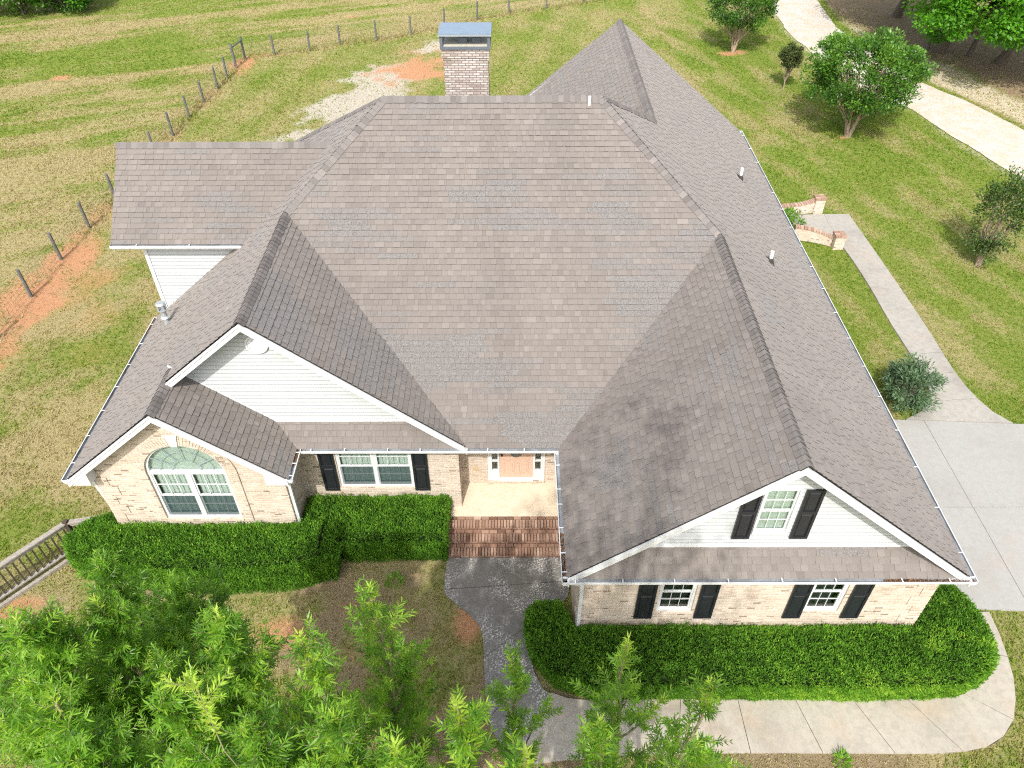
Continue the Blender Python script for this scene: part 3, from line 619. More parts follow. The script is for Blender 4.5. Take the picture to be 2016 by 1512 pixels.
# ------------------------------------------------------------------ gutters
def gutter(p0, p1, out, brackets, debris=0.0, seed=1, label=None):
    p0, p1, out = Vector(p0), Vector(p1), Vector(out).normalized(); d = (p1-p0); Ln = d.length; d.normalize()
    prof_o = [(0,-.02),(0,-.13),(.085,-.13),(.125,-.075),(.128,-.02)]; prof_i = [(.114,-.02),(.112,-.07),(.08,-.112),(.012,-.112),(.012,-.02)]
    mb = MB(); pt = lambda c, t: p0+d*t+out*c[0]+Vector((0,0,c[1]))
    for pr, mi in ((prof_o, 0), (prof_i, 1)):
        for a, b in zip(pr[:-1], pr[1:]): mb.face([pt(a, 0), pt(a, Ln), pt(b, Ln), pt(b, 0)], mi)
    mb.face([pt(prof_o[-1], 0), pt(prof_o[-1], Ln), pt(prof_i[0], Ln), pt(prof_i[0], 0)]); mb.face([pt(prof_i[-1], 0), pt(prof_i[-1], Ln), pt(prof_o[0], Ln), pt(prof_o[0], 0)])
    for t in (0, Ln): mb.face([pt(c, t) for c in prof_o]); 
    mb.obox(p0+Vector((0,0,-.012))-out*.028, d*Ln, out*.026, Vector((0,0,-.165)))       # fascia behind
    mb.obox(pt((.112,-.012), 0), d*Ln, out*.018, Vector((0,0,-.014)))                    # rolled front lip
    g = mb.build('gutter', [M['white'], M['gutter_in']], house)
    rnd = random.Random(seed)
    for t in brackets:
        b = MB(); t = t*Ln; b.obox(pt((-.03,-.010), t-.012), d*.024, out*.155, Vector((0,0,.007))); b.obox(pt((.10,-.022), t-.012), d*.024, out*.02, Vector((0,0,.012)))
        b.build('gutter_bracket', M['white'], g)
    if debris:
        N = int(Ln*debris*260); V = np.zeros((N, 4, 3)); 
        for i in range(N):
            c = pt((.02+.085*rnd.random(), -.085+.045*rnd.random()), Ln*(1-debris*rnd.random()**.8)); a = rnd.random()*6.28; s = .012+.02*rnd.random(); e = Vector((math.cos(a), math.sin(a), rnd.gauss(0, .4)))*s; f = Vector((-math.sin(a), math.cos(a), rnd.gauss(0, .4)))*s*.45
            V[i] = [c-e, c-f, c+e, c+f]
        tag(np_obj('leaf_litter', V, 4, M['litter'], g, np.random.rand(N)), kind='stuff')
n = NT('dry_leaf_litter'); n.bsdf(n.ramp(n.attr('tone'), [(0, (.06,.035,.02)), (.6, (.17,.085,.045)), (1, (.30,.18,.10))]), .9, .1); M['litter'] = n.m
fr = lambda k: [(i+.6)/k for i in range(k)]
gutter((xRl-.11,yR-.006,ZE), (xRr+.11,yR-.006,ZE), (0,-1,0), [.03,.145,.27,.40,.53,.66,.82,.935], .22, 1)
gutter((xRr+.006,yR-.12,ZE), (xRr+.006,yBk,ZE), (1,0,0), fr(18), .0, 2)
gutter((xRl-.006,-.14,ZE), (xRl-.006,yR-.12,ZE), (-1,0,0), [.12,.32,.44,.62,.80,.93], .35, 3)
gutter((xBr+.13,-.006,ZE), (xRl+.02,-.006,ZE), (0,-1,0), [.04,.17,.335,.46,.64,.72,.86], 0, 4)
gutter((xBr+.006,yB-.02,ZE), (xBr+.006,-.0,ZE), (1,0,0), [.12,.5,.85], .5, 5)
gutter((xLl-.006,yB-.02,ZE), (xLl-.006,5.2,ZE), (-1,0,0), fr(7), .12, 6)
gutter((xW,yWe-.006,zWe), (xWe-.05,yWe-.006,zWe), (0,-1,0), [.2,.6], 0, 7)
def downspout(pts, name='downspout'):
    mb = MB()
    for a, b in zip(pts[:-1], pts[1:]):
        a, b = Vector(a), Vector(b); d = b-a; side = Vector((1,0,0)) if abs(d.normalized().x) < .9 else Vector((0,1,0)); f = d.cross(side).normalized(); side = f.cross(d).normalized()
        mb.obox(a-side*.04-f*.03, side*.08, f*.06, d)
    mb.build(name, M['white'], house)
downspout([(xBr+.07,yB+.06,3.08),(xBr+.06,yB+.12,2.95),(-4.835,-.60,2.62),(-4.835,-.60,.1)])
downspout([(xRl+.18,yR-.06,3.08),(xRl+.18,yR-.03,3.0),(1.98,-3.33,2.7),(1.98,-3.33,.1)])
downspout([(xLl-.07,yB+.10,3.08),(-9.42,yB+.35,2.8),(-9.42,-.30,.1)])

# ------------------------------------------------------------------ walls
def wall(mb, axis, c, u0, u1, z0, ztop, holes=(), rev=.10, inward=1, nx=1, mi=0, skip=()):
    """wall in plane axis=c spanning u0..u1, z0..ztop(u); holes = (ua, ub, zb, zt_fn). inward = sign of the reveal direction"""
    us = {u0, u1}
    for h in holes:
        us |= {h[0], h[1]}
        if callable(h[3]): us |= set(np.linspace(h[0], h[1], 25))
    if callable(ztop): us |= set(np.linspace(u0, u1, 3))
    us = sorted(us); zt = ztop if callable(ztop) else (lambda u: ztop)
    P = (lambda u, z, o=0: (u, c+o, z)) if axis == 'y' else (lambda u, z, o=0: (c+o, u, z))
    def quad(a, b, z0a, z0b, z1a, z1b):
        if max(z1a-z0a, z1b-z0b) < 1e-4: return
        mb.face([P(a, z0a), P(b, z0b), P(b, z1b), P(a, z1a)], mi, uv=[(a, z0a), (b, z0b), (b, z1b), (a, z1a)])
    for a, b in zip(us[:-1], us[1:]):
        mid = (a+b)/2; h = next((h for h in holes if h[0]-1e-6 < mid < h[1]+1e-6), None)
        if h is None: quad(a, b, z0, z0, zt(a), zt(b))
        else:
            hf = h[3] if callable(h[3]) else (lambda u: h[3])
            quad(a, b, z0, z0, h[2], h[2]); quad(a, b, hf(a), hf(b), zt(a), zt(b))
            r = rev*inward; mb.face([P(a, hf(a)), P(b, hf(b)), P(b, hf(b), r), P(a, hf(a), r)], mi)
            mb.face([P(a, h[2], r), P(b, h[2], r), P(b, h[2]), P(a, h[2])], mi)
    for h in holes:
        hf = h[3] if callable(h[3]) else (lambda u: h[3])
        for u in (h[0], h[1]):
          if u not in skip: mb.face([P(u, h[2]), P(u, h[2], rev*inward), P(u, hf(u), rev*inward), P(u, hf(u))], mi)
ARC_X, ARC_R, ARC_Z = -7.10, .93, 3.08
arch = lambda u: ARC_Z+math.sqrt(max(ARC_R**2-(u-ARC_X)**2, 0))
zw = ZE-.15
mb = MB(); wall(mb, 'y', -3.27, 1.95, 9.6, -.1, zw, [(3.68,4.48,1.30,2.78), (6.96,7.74,1.30,2.78)]); wall(mb, 'x', 1.95, -3.27, 1.22, -.1, zw)
wall(mb, 'x', 9.6, -3.27, 17.4, -.1, zw)
for i, z in enumerate(np.arange(-.1, 3.0, .3385)):         # quoins, alternately long and short
    w = .42 if i % 2 else .26; h = .31
    mb.box((9.6-w, -3.29, z+.015), (9.622, -3.271, z+h)); mb.box((9.601, -3.27, z+.015), (9.622, -3.27+(.68-w), z+h))
    mb.box((1.928, -3.29, z+.015), (1.95+w, -3.271, z+h)); mb.box((1.928, -3.27, z+.015), (1.949, -3.27+(.68-w), z+h))
for x0, x1 in ((3.66,4.50),(6.94,7.76)):
    mb.box((x0-.02,-3.30,1.20),(x1+.02,-3.262,1.297))
mb.build('front_wing_wall', M['brick'], house)
mb = MB(); wall(mb, 'y', .40, -4.9, -.86, -.1, zw, [(-3.93,-2.03,1.30,2.80)]); wall(mb, 'x', -.86, .40, 1.22, -.1, zw)
for i, z in enumerate(np.arange(.1, 3.0, .3385)):
    w = .36 if i % 2 else .22; mb.box((-.86-w, .38, z+.012), (-.845, .399, z+.315)); mb.box((-.859, .40, z+.012), (-.845, .40+(.58-w), z+.315))
mb.box((-3.96,.365,1.2),(-2.0,.405,1.297))
mb.build('window_wall', M['brick'], house)
mb = MB(); wall(mb, 'y', 1.22, -.86, 1.95, .3, zw, [(-.16,1.36,.62,2.85)])
mb.box((-.16,1.16,.50),(1.36,1.235,.618)); mb.build('entry_wall', M['brick'], house)
bayt = lambda u: min(P_L(u, 0), P_By(u, 0))-.12
mb = MB(); wall(mb, 'y', -.68, -9.3, xb_, -.1, bayt, [(ARC_X-ARC_R, xb_, 1.42, arch)], skip=(xb_,)); wall(mb, 'y', -.68, xb_, -4.9, -.1, bayt, [(xb_, ARC_X+ARC_R, 1.42, arch)], skip=(xb_,))
wall(mb, 'x', -4.9, -.68, .40, -.1, zw); wall(mb, 'x', -9.3, -.68, 14.0, -.1, zw)
for i, z in enumerate(np.arange(-.1, 2.75, .3385)):
    w = .42 if i % 2 else .26; mb.box((-9.322, -.70, z+.015), (-9.3+w, -.681, z+.31)); mb.box((-9.322, -.68, z+.015), (-9.301, -.68+(.68-w), z+.31))
    mb.box((-4.9-w, -.70, z+.015), (-4.878, -.681, z+.31)); mb.box((-4.899, -.68, z+.015), (-4.878, -.68+(.6-w), z+.31))
mb.build('bay_wall', M['brick'], house)
# soldier-brick ring round the arched window, proud of the wall, with a white keystone
mb = MB(); rnd = random.Random(3); ri, ro = ARC_R+.004, ARC_R+.262; N = 46
for i in range(N):
    a0, a1 = math.pi*i/N+.004, math.pi*(i+1)/N-.004
    if abs((a0+a1)/2-math.pi/2) < .075: continue
    q = [(ARC_X+r*math.cos(a), ARC_Z+r*math.sin(a)) for r, a in ((ri,a0),(ro,a0),(ro,a1),(ri,a1))]
    f = [(p[0], -.716, p[1]) for p in q]; g = [(p[0], -.678, p[1]) for p in q]; mb.face(f, 0); mb.face([g[3],g[2],g[1],g[0]], 0)
    for k in range(4): mb.face([f[k], f[(k+1) % 4], g[(k+1) % 4], g[k]], 0)
for s in (-1, 1):
    z = ARC_Z
    while z > 1.35: mb.box((ARC_X+s*ri, -.716, z-.062), (ARC_X+s*ro, -.678, z-.004)); z -= .0677
mb.box((ARC_X-.96, -.735, 1.335), (ARC_X+.96, -.678, 1.418))
ring = mb.build('arch_surround', M['brick'], house)
mb = MB(); ks = [(-.075, ARC_R-.0), (.075, ARC_R-.0), (.125, ARC_R+.30), (-.125, ARC_R+.30)]; f = [(ARC_X+a, -.745, ARC_Z+b) for a, b in ks]; g = [(ARC_X+a, -.678, ARC_Z+b) for a, b in ks]
mb.face(f)
for k in range(4): mb.face([f[k], f[(k+1) % 4], g[(k+1) % 4], g[k]])
mb.build('keystone', M['white'], ring)
# siding: lapped boards clipped to the wall outline
def siding(axis, c, poly, out, expo=.112, name='siding_wall', z0=None):
    mb = MB(); polys = poly if isinstance(poly[0], list) else [poly]; P = (lambda u, z_, o: (u, c+o, z_)) if axis == 'y' else (lambda u, z_, o: (c+o, u, z_))
    zbase = min(p[1] for q in polys for p in q); zmax = max(p[1] for q in polys for p in q)
    for poly in polys:
      ar = sum(poly[i][0]*poly[(i+1) % len(poly)][1]-poly[(i+1) % len(poly)][0]*poly[i][1] for i in range(len(poly)))
      if ar < 0: poly = poly[::-1]
      um, uM = min(p[0] for p in poly), max(p[0] for p in poly); z = zbase
      while z < zmax:
        q = clip_poly([(um, z), (uM, z), (uM, z+expo), (um, z+expo)], poly)
        if len(q) > 2:
            h = lambda z_: (.017*(1-(z_-z)/expo)+.002)*out
            mb.face([P(u, z_, h(z_)) for u, z_ in q], 0)
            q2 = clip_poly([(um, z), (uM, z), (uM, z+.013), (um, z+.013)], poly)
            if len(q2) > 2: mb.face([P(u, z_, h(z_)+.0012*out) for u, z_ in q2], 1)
            lo = [p for p in q if abs(p[1]-z) < 1e-5]
            if len(lo) == 2: mb.face([P(*lo[0], .019*out), P(*lo[1], .019*out), P(*lo[1], 0), P(*lo[0], 0)])
        z += expo
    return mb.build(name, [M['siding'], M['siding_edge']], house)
zr = lambda fn, x: fn(x, 0)-.10
gab = [(2.6,3.60),(8.8,3.60),(8.8, zr(P_Rr, 8.8)),(xr_, zr_-.10),(2.6, zr(P_Rl, 2.6))]; wa, wb, wc, wd = 5.29, 6.0, 4.02, 5.42
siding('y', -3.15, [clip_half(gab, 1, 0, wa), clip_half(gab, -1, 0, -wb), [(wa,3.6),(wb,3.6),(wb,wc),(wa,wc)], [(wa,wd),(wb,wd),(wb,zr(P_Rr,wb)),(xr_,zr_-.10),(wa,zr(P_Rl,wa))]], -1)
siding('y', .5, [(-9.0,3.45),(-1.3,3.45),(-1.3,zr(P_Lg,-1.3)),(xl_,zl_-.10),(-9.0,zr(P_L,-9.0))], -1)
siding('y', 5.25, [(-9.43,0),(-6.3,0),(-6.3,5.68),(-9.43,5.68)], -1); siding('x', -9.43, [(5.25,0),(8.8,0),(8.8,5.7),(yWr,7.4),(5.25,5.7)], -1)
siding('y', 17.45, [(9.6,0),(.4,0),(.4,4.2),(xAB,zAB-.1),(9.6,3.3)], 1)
mb = MB(); mb.box((-9.47,5.215,0),(-9.37,5.275,5.62)); mb.box((-9.47,5.276,0),(-9.435,5.34,5.62)); mb.build('corner_board', M['white'], house)
mb = MB(); mb.box((2.3,-3.185,3.585),(9.1,-3.152,3.66)); mb.build('base_trim', M['white'], house)
mb = MB(); mb.box((-5.25,.465,3.60),(-1.15,.498,3.67)); mb.obox((xb_-.05,.47,zb_+.05-.0), (xBr-.505-xb_+.05,0,3.62-zb_-.05), (0,.028,0), (0,0,.06)); mb.build('base_trim', M['white'], house)
mb = MB(); wall(mb, 'y', 14.0, -9.3, .8, -.1, zw); wall(mb, 'x', .8, 14.0, 17.4, -.1, zw); mb.build('back_wall', M['brick'], house)
# frieze under R gable rake (grey shade line board)
for fn, xa, xb2 in ((P_Rr, 9.05, xr_), (P_Rl, 2.4, xr_), (P_Lg, -1.1, xl_), (P_L, -7.2, xl_)):
    yy = -3.15 if fn in (P_Rr, P_Rl) else .5; mb = MB()
    mb.obox((xa, yy-.030, fn(xa,0)-.30), (xb2-xa, 0, fn(xb2,0)-fn(xa,0)), (0,.012,0), (0,0,.12)); mb.build('frieze_board', M['white'], house)

# ------------------------------------------------------------------ windows, shutters, doors
def ring_frame(mb, x0, x1, z0, z1, y0, y1, w, mi=0):
    mb.box((x0,y0,z0),(x0+w,y1,z1),mi); mb.box((x1-w,y0,z0),(x1,y1,z1),mi); mb.box((x0+w,y0,z0),(x1-w,y1,z0+w),mi); mb.box((x0+w,y0,z1-w),(x1-w,y1,z1),mi)
def pane_obj(x0, x1, z0, z1, y, par_, name='pane', mat='glass'): mb = MB(); mb.face([(x0,y,z0),(x1,y,z0),(x1,y,z1),(x0,y,z1)]); return mb.build(name, M[mat], par_)
def blinds(x0, x1, z0, z1, y, par_, pitch=.05, ang=.55):
    mb = MB(); z = z1-.03; h = .024
    while z > z0+.02:
        mb.face([(x0,y-h*math.cos(ang),z-h*math.sin(ang)),(x1,y-h*math.cos(ang),z-h*math.sin(ang)),(x1,y+h*math.cos(ang),z+h*math.sin(ang)),(x0,y+h*math.cos(ang),z+h*math.sin(ang))]); z -= pitch*.86
    for k in range(3):
        x = x0+(x1-x0)*(k+.5)/3; mb.box((x-.006,y-.026,z0),(x+.006,y-.022,z1))
    return mb.build('blind', M['blind'], par_)
def double_hung(x0, x1, z0, z1, y, cols, rows, blind=True, frac_blind=1.0, screen=True, casing=.055, proud=.02, mull=None):
    """y = wall face; frame sits from proud in front of it to 8 cm inside"""
    mb = MB(); ring_frame(mb, x0, x1, z0, z1, y-proud, y+.085, casing)
    units = [(x0+casing, x1-casing)]
    if mull: mx = (x0+x1)/2; mb.box((mx-mull/2, y-proud+.004, z0+casing), (mx+mull/2, y+.085, z1-casing)); units = [(x0+casing, mx-mull/2), (mx+mull/2, x1-casing)]
    fr_ = mb.build('window', M['white'], house); zm = (z0+z1)/2
    for ua, ub in units:
        for (a, b, yy) in ((z0+casing, zm+.02, y+.035), (zm-.02, z1-casing, y+.010)):
            s = MB(); ring_frame(s, ua, ub, a, b, yy, yy+.028, .034)
            gx0, gx1, gz0, gz1 = ua+.034, ub-.034, a+.034, b-.034
            for k in range(1, cols): x = gx0+(gx1-gx0)*k/cols; s.box((x-.005,yy+.004,gz0),(x+.005,yy+.024,gz1))
            for k in range(1, rows): z = gz0+(gz1-gz0)*k/rows; s.box((gx0,yy+.005,z-.005),(gx1,yy+.023,z+.005))
            s.build('sash', M['white'], fr_); pane_obj(gx0, gx1, gz0, gz1, yy+.026, fr_)
        if screen: pane_obj(ua+.02, ub-.02, z0+casing, zm-.015, y+.006, fr_, 'insect_screen', 'screen')
        mb2 = MB(); mb2.face([(ua-.02,y+.30,z0),(ub+.02,y+.30,z0),(ub+.02,y+.30,z1),(ua-.02,y+.30,z1)]); mb2.face([(ua-.02,y+.086,z0+.02),(ub+.02,y+.086,z0+.02),(ub+.02,y+.30,z0+.02),(ua-.02,y+.30,z0+.02)])
        mb2.build('room_shade', M['dark_room'], fr_)
        if blind: blinds(ua+.01, ub-.01, z0+casing+(1-frac_blind)*(z1-z0), z1-casing, y+.13, fr_)
    return fr_
def shutter(x0, x1, z0, z1, y):
    mb = MB(); w = .055; ring_frame(mb, x0, x1, z0, z1, y-.042, y, w); zm = z0+(z1-z0)*.55; mb.box((x0+w,y-.042,zm-.04),(x1-w,y,zm+.04))
    for a, b in ((z0+w, zm-.04), (zm+.04, z1-w)):
        mb.box((x0+w,y-.012,a),(x1-w,y,b)); i = .035
        f = [(x0+w+.012,a+.012),(x1-w-.012,a+.012),(x1-w-.012,b-.012),(x0+w+.012,b-.012)]; g = [(x0+w+i,a+i+.015),(x1-w-i,a+i+.015),(x1-w-i,b-i-.015),(x0+w+i,b-i-.015)]
        mb.face([(p[0],y-.034,p[1]) for p in g])
        for k in range(4): mb.face([(f[k][0],y-.0125,f[k][1]),(f[(k+1)%4][0],y-.0125,f[(k+1)%4][1]),(g[(k+1)%4][0],y-.034,g[(k+1)%4][1]),(g[k][0],y-.034,g[k][1])])
    mb.build('shutter', M['shutter'], house)
double_hung(3.68, 4.48, 1.30, 2.78, -3.24, 3, 2, blind=False, screen=False, proud=-.012); double_hung(6.96, 7.74, 1.30, 2.78, -3.24, 3, 2, blind=False, screen=False, proud=-.012)
for x in (3.21, 4.55, 6.54, 7.84): shutter(x, x+.40, 1.10, 2.80, -3.272)
double_hung(5.29, 6.0, 4.02, 5.42, -3.165, 3, 2, blind=False, screen=False, casing=.05, proud=.035)
mb = MB(); mb.face([(5.3,-3.05,4.05),(5.98,-3.05,4.05),(5.98,-3.05,5.44),(5.3,-3.05,5.44)]); mb.build('curtain', mat_simple('pale_curtain', (.45,.53,.47), .8, .2, .12, 3), house)
for x in (4.90, 6.07): shutter(x, x+.36, 3.90, 5.38, -3.172)
double_hung(-3.93, -2.03, 1.30, 2.80, .43, 3, 2, True, 1.0, True, .06, -.005, .09)
for x in (-4.35, -2.02): shutter(x, x+.39, 1.19, 2.82, .398)
# arched window: two sashes below, a sunburst light above
yb = -.66; mb = MB(); x0, x1 = ARC_X-ARC_R, ARC_X+ARC_R; w = .06
mb.box((x0,yb,1.42),(x0+w,yb+.09,ARC_Z)); mb.box((x1-w,yb,1.42),(x1,yb+.09,ARC_Z)); mb.box((x0+w,yb,1.42),(x1-w,yb+.09,1.48)); mb.box((x0+w,yb-.008,ARC_Z-.075),(x1-w,yb+.09,ARC_Z+.015)); mb.box((ARC_X-.055,yb-.004,1.48),(ARC_X+.055,yb+.09,ARC_Z-.075))
for i in range(28):
    a0, a1 = math.pi*i/28, math.pi*(i+1)/28; q = [(r*math.cos(a), r*math.sin(a)) for r, a in ((ARC_R-w,a0),(ARC_R,a0),(ARC_R,a1),(ARC_R-w,a1))]
    f = [(ARC_X+p[0],yb,ARC_Z+p[1]) for p in q]; g = [(ARC_X+p[0],yb+.09,ARC_Z+p[1]) for p in q]; mb.face(f); mb.face([f[0],f[3],g[3],g[0]]); mb.face([f[1],g[1],g[2],f[2]])
aw = mb.build('arched_window', M['white'], house); s = MB()
def arc_bar(r, a_0, a_1, wd=.011, k=16):
    for i in range(k):
        a0, a1 = a_0+(a_1-a_0)*i/k, a_0+(a_1-a_0)*(i+1)/k; q = [(R_*math.cos(a), R_*math.sin(a)) for R_, a in ((r-wd,a0),(r+wd,a0),(r+wd,a1),(r-wd,a1))]
        s.face([(ARC_X+p[0],yb+.030,ARC_Z+.015+p[1]) for p in q])
arc_bar(.34, 0, math.pi); arc_bar(.62, 0, math.pi)
for k in range(1, 6):
    a = math.pi*k/6; c_, s_ = math.cos(a), math.sin(a); s.obox((ARC_X+.34*c_+.010*s_, yb+.029, ARC_Z+.015+.34*s_-.010*c_), (.53*c_, 0, .53*s_), (-.02*s_, 0, .02*c_), (0, .012, 0))
s.build('sunburst_muntin', mat_simple('grey_muntin', (.24,.32,.33), .5, .3), aw)
g = MB(); g.face([(ARC_X+(ARC_R-.05)*math.cos(math.pi*i/28), yb+.05, ARC_Z+(ARC_R-.05)*math.sin(math.pi*i/28)) for i in range(29)]); g.build('pane', M['glass'], aw)
g = MB(); g.face([(ARC_X+(ARC_R-.03)*math.cos(math.pi*i/28), yb+.11, ARC_Z+(ARC_R-.03)*math.sin(math.pi*i/28)) for i in range(29)]); g.build('fan_shade', M['blind'], aw)
zm = 2.22
for ua, ub in ((x0+w, ARC_X-.055), (ARC_X+.055, x1-w)):
    for a, b, yy in ((1.48, zm+.02, yb+.045), (zm-.02, ARC_Z-.075, yb+.02)):
        s = MB(); ring_frame(s, ua, ub, a, b, yy, yy+.028, .034); gx0, gx1, gz0, gz1 = ua+.034, ub-.034, a+.034, b-.034
        for k in (1, 2): x = gx0+(gx1-gx0)*k/3; s.box((x-.008,yy+.004,gz0),(x+.008,yy+.024,gz1))
        z = (gz0+gz1)/2; s.box((gx0,yy+.005,z-.008),(gx1,yy+.023,z+.008)); s.build('sash', M['white'], aw); pane_obj(gx0, gx1, gz0, gz1, yy+.027, aw)
    pane_obj(ua+.02, ub-.02, 1.48, zm-.015, yb+.016, aw, 'insect_screen', 'screen'); blinds(ua+.01, ub-.01, 1.5, ARC_Z-.08, yb+.14, aw)
    mb2 = MB(); mb2.face([(ua-.03,yb+.32,1.45),(ub+.05,yb+.32,1.45),(ub+.05,yb+.32,ARC_Z),(ua-.03,yb+.32,ARC_Z)]); mb2.build('room_shade', M['dark_room'], aw)
# front door with sidelights
yd = 1.22; mb = MB()
for a, b in ((-.16,-.05),(.10,.15),(1.05,1.10),(1.25,1.36)): mb.box((a,yd-.025,.62),(b,yd+.10,2.85))
mb.box((-.05,yd-.02,.62),(.10,yd+.05,1.02)); mb.box((1.10,yd-.02,.62),(1.25,yd+.05,1.02)); mb.box((-.16,yd-.03,2.72),(1.36,yd+.1,2.85)); mb.box((.15,yd-.06,.62),(1.05,yd+.1,.70))
for z in (1.38, 1.76, 2.14, 2.5):
    mb.box((-.05,yd-.012,z-.018),(.10,yd+.05,z+.018)); mb.box((1.10,yd-.012,z-.018),(1.25,yd+.05,z+.018))
df = mb.build('door_frame', M['white'], house); pane_obj(-.05,.10,1.02,2.72,yd+.03,df); pane_obj(1.10,1.25,1.02,2.72,yd+.03,df)
mb = MB(); mb.box((.15,yd+.015,.70),(1.05,yd+.06,2.72))
for a, b in ((.27,.545),(.655,.93)):
    for z0, z1 in ((.86,1.32),):
        ring_frame(mb, a, b, z0, z1, yd+.002, yd+.0145, .022); mb.box((a+.055,yd+.004,z0+.055),(b-.055,yd+.0145,z1-.055))
for i in range(32):
    a0, a1 = 2*math.pi*i/32, 2*math.pi*(i+1)/32; q = [((.6+rx*math.cos(a)), 1.98+rz*math.sin(a)) for rx, rz, a in ((.23,.47,a0),(.275,.52,a0),(.275,.52,a1),(.23,.47,a1))]
    mb.face([(p[0],yd-.004,p[1]) for p in q]); mb.face([(q[1][0],yd-.004,q[1][1]),(q[1][0],yd+.015,q[1][1]),(q[2][0],yd+.015,q[2][1]),(q[2][0],yd-.004,q[2][1])])
fd = mb.build('front_door', M['door'], house)
g = MB(); g.face([(.6+.23*math.cos(2*math.pi*i/32), yd+.011, 1.98+.47*math.sin(2*math.pi*i/32)) for i in range(32)]); g.build('oval_glass', mat_simple('leaded_glass', (.10,.12,.12), .15, .6, .5, 14), fd)
for z in (1.62, 1.78): g = MB(); g.tube([(.215,yd+.015,z),(.215,yd-.05,z)], [.032,.026], 10); g.build('handle', M['black_metal'], fd)
mb = MB(); mb.box((-.55,yd-.025,1.02),(-.43,yd-.001,1.14)); ring_frame(mb, -.55, -.43, 1.02, 1.14, yd-.034, yd-.0255, .014); mb.build('outlet_cover', mat_simple('tan_plastic', (.50,.38,.22), .5, .3), house)
# round louvred gable vent
c_ = Vector((-5.10, .475, 6.0)); mb = MB(); R_ = .25
for i in range(36):
    a0, a1 = 2*math.pi*i/36, 2*math.pi*(i+1)/36; q = [(r*math.cos(a), r*math.sin(a)) for r, a in ((R_-.045,a0),(R_,a0),(R_,a1),(R_-.045,a1))]
    f = [(c_.x+p[0], .43, c_.z+p[1]) for p in q]; g_ = [(c_.x+p[0], .49, c_.z+p[1]) for p in q]; mb.face(f); mb.face([f[1],g_[1],g_[2],f[2]]); mb.face([f[0],f[3],g_[3],g_[0]])
for k in range(-3, 4):
    z = k*.06; hw = math.sqrt(max((R_-.04)**2-z*z, 0)); mb.obox((c_.x-hw, .440, c_.z+z-.025), (2*hw,0,0), (0,.03,.035), (0,-.004,.006))
gv = mb.build('gable_vent', M['white'], house); mb = MB(); mb.face([(c_.x+(R_-.01)*math.cos(2*math.pi*i/36), .478, c_.z+(R_-.01)*math.sin(2*math.pi*i/36)) for i in range(36)]); mb.build('vent_dark_backing', M['cap_dark'], gv)  # dark disc added to put shade into the gaps between the louvres

# ------------------------------------------------------------------ porch slab and brick steps
mb = MB(); mb.prism([(-1.12,.06),(1.945,.06),(1.945,1.215),(-.853,1.215),(-.853,.43),(-1.12,.43)], .35, .505); mb.build('porch_slab', M['porch'], house)
sb_ = MB(); rnd = random.Random(11); xa, xb = -1.16, 1.925
for yf, yk, zt in ((-.26,.055,.50), (-.575,-.255,.335), (-.895,-.57,.17)):
    sb_.box((xa+.004,yf+.012,-.1),(xb-.004,yk+.02,zt-.022),1)
    x = xa
    while x < xb-.03:                                     # rowlock treads
        wj = .062+rnd.gauss(0,.0015); dz = rnd.gauss(0,.0015); sb_.box((x,yf+rnd.gauss(0,.002),zt-.075),(min(x+wj,xb),yf+.205,zt+dz),0,min(1,max(0,rnd.gauss(.55,.22)))); x += wj+.017
    x = xa
    while x < xb-.05:                                     # header course behind the rowlocks
        wj = .195; sb_.box((x,yf+.223,zt-.07),(min(x+wj,xb),yk,zt+rnd.gauss(0,.0015)),0,min(1,max(0,rnd.gauss(.4,.2)))); x += wj+.016
    x = xa-.08
    while x < xb-.05:                                     # stretcher riser under the tread
        sb_.box((max(x,xa),yf+.004,zt-.148),(min(x+.195,xb),yf+.1,zt-.086),0,min(1,max(0,rnd.gauss(.35,.2)))); x += .206
y = -.25
while y < .36:                                            # brick border on the left of the slab
    sb_.box((-1.16,y,.42),(-1.125,min(y+.062,.43),.506),0,rnd.random()*.7); y += .0735
sb_.build('porch_steps', [M['stepbrick'], M['mortar_dark']], house)

# ------------------------------------------------------------------ chimney, vents
cx0, cx1, cy0, cy1 = -1.46, -.135, 9.55, 10.35
mb = MB(); mb.box((cx0+.03,cy0+.03,4.5),(cx1-.03,cy1-.03,8.93)); mb.box((cx0+.012,cy0+.012,8.885),(cx1-.012,cy1-.012,8.95)); mb.box((cx0-.005,cy0-.005,8.952),(cx1+.005,cy1+.005,9.215))
ch = mb.build('chimney', M['chimney_brick'], house)
mb = MB(); xa, xb, ya, yb2 = cx0-.04, cx1+.04, cy0-.045, cy1+.045; zt0, zt1 = 9.2, 9.60
mb.box((xa,ya,zt0),(xb,yb2,zt0+.06),1)
for a, b in ((xa,xa+.08),(xb-.08,xb)): mb.box((a,ya,zt0+.06),(b,ya+.06,zt1),1); mb.box((a,yb2-.06,zt0+.06),(b,yb2,zt1),1)
mb.box((xa-.03,ya-.04,zt1),(xb+.03,yb2+.04,zt1+.035),0); mb.box((xa-.035,ya-.045,zt1-.04),(xb+.035,ya-.03,zt1+.001),2); mb.box((xa-.035,ya-.03,zt1-.04),(xa-.02,yb2,zt1+.001),0); mb.box((xb+.02,ya-.03,zt1-.04),(xb+.035,yb2,zt1+.001),0)
mb.build('chimney_cap', [M['cap_metal'], M['cap_dark'], M['galv']], ch)
mb = MB(); mb.box((xa+.09,ya+.07,zt0+.0605),(xb-.09,yb2-.07,zt0+.085)); mb.build('mortar_crown', mat_simple('mortar_crown', (.42,.40,.34), .9, .1, .15, 9), ch)
for x in (-1.0, -.62):
    mb = MB(); mb.box((x,9.8,9.28),(x+.24,10.06,9.42)); mb.build('flue_pipe', M['cap_dark'], ch)
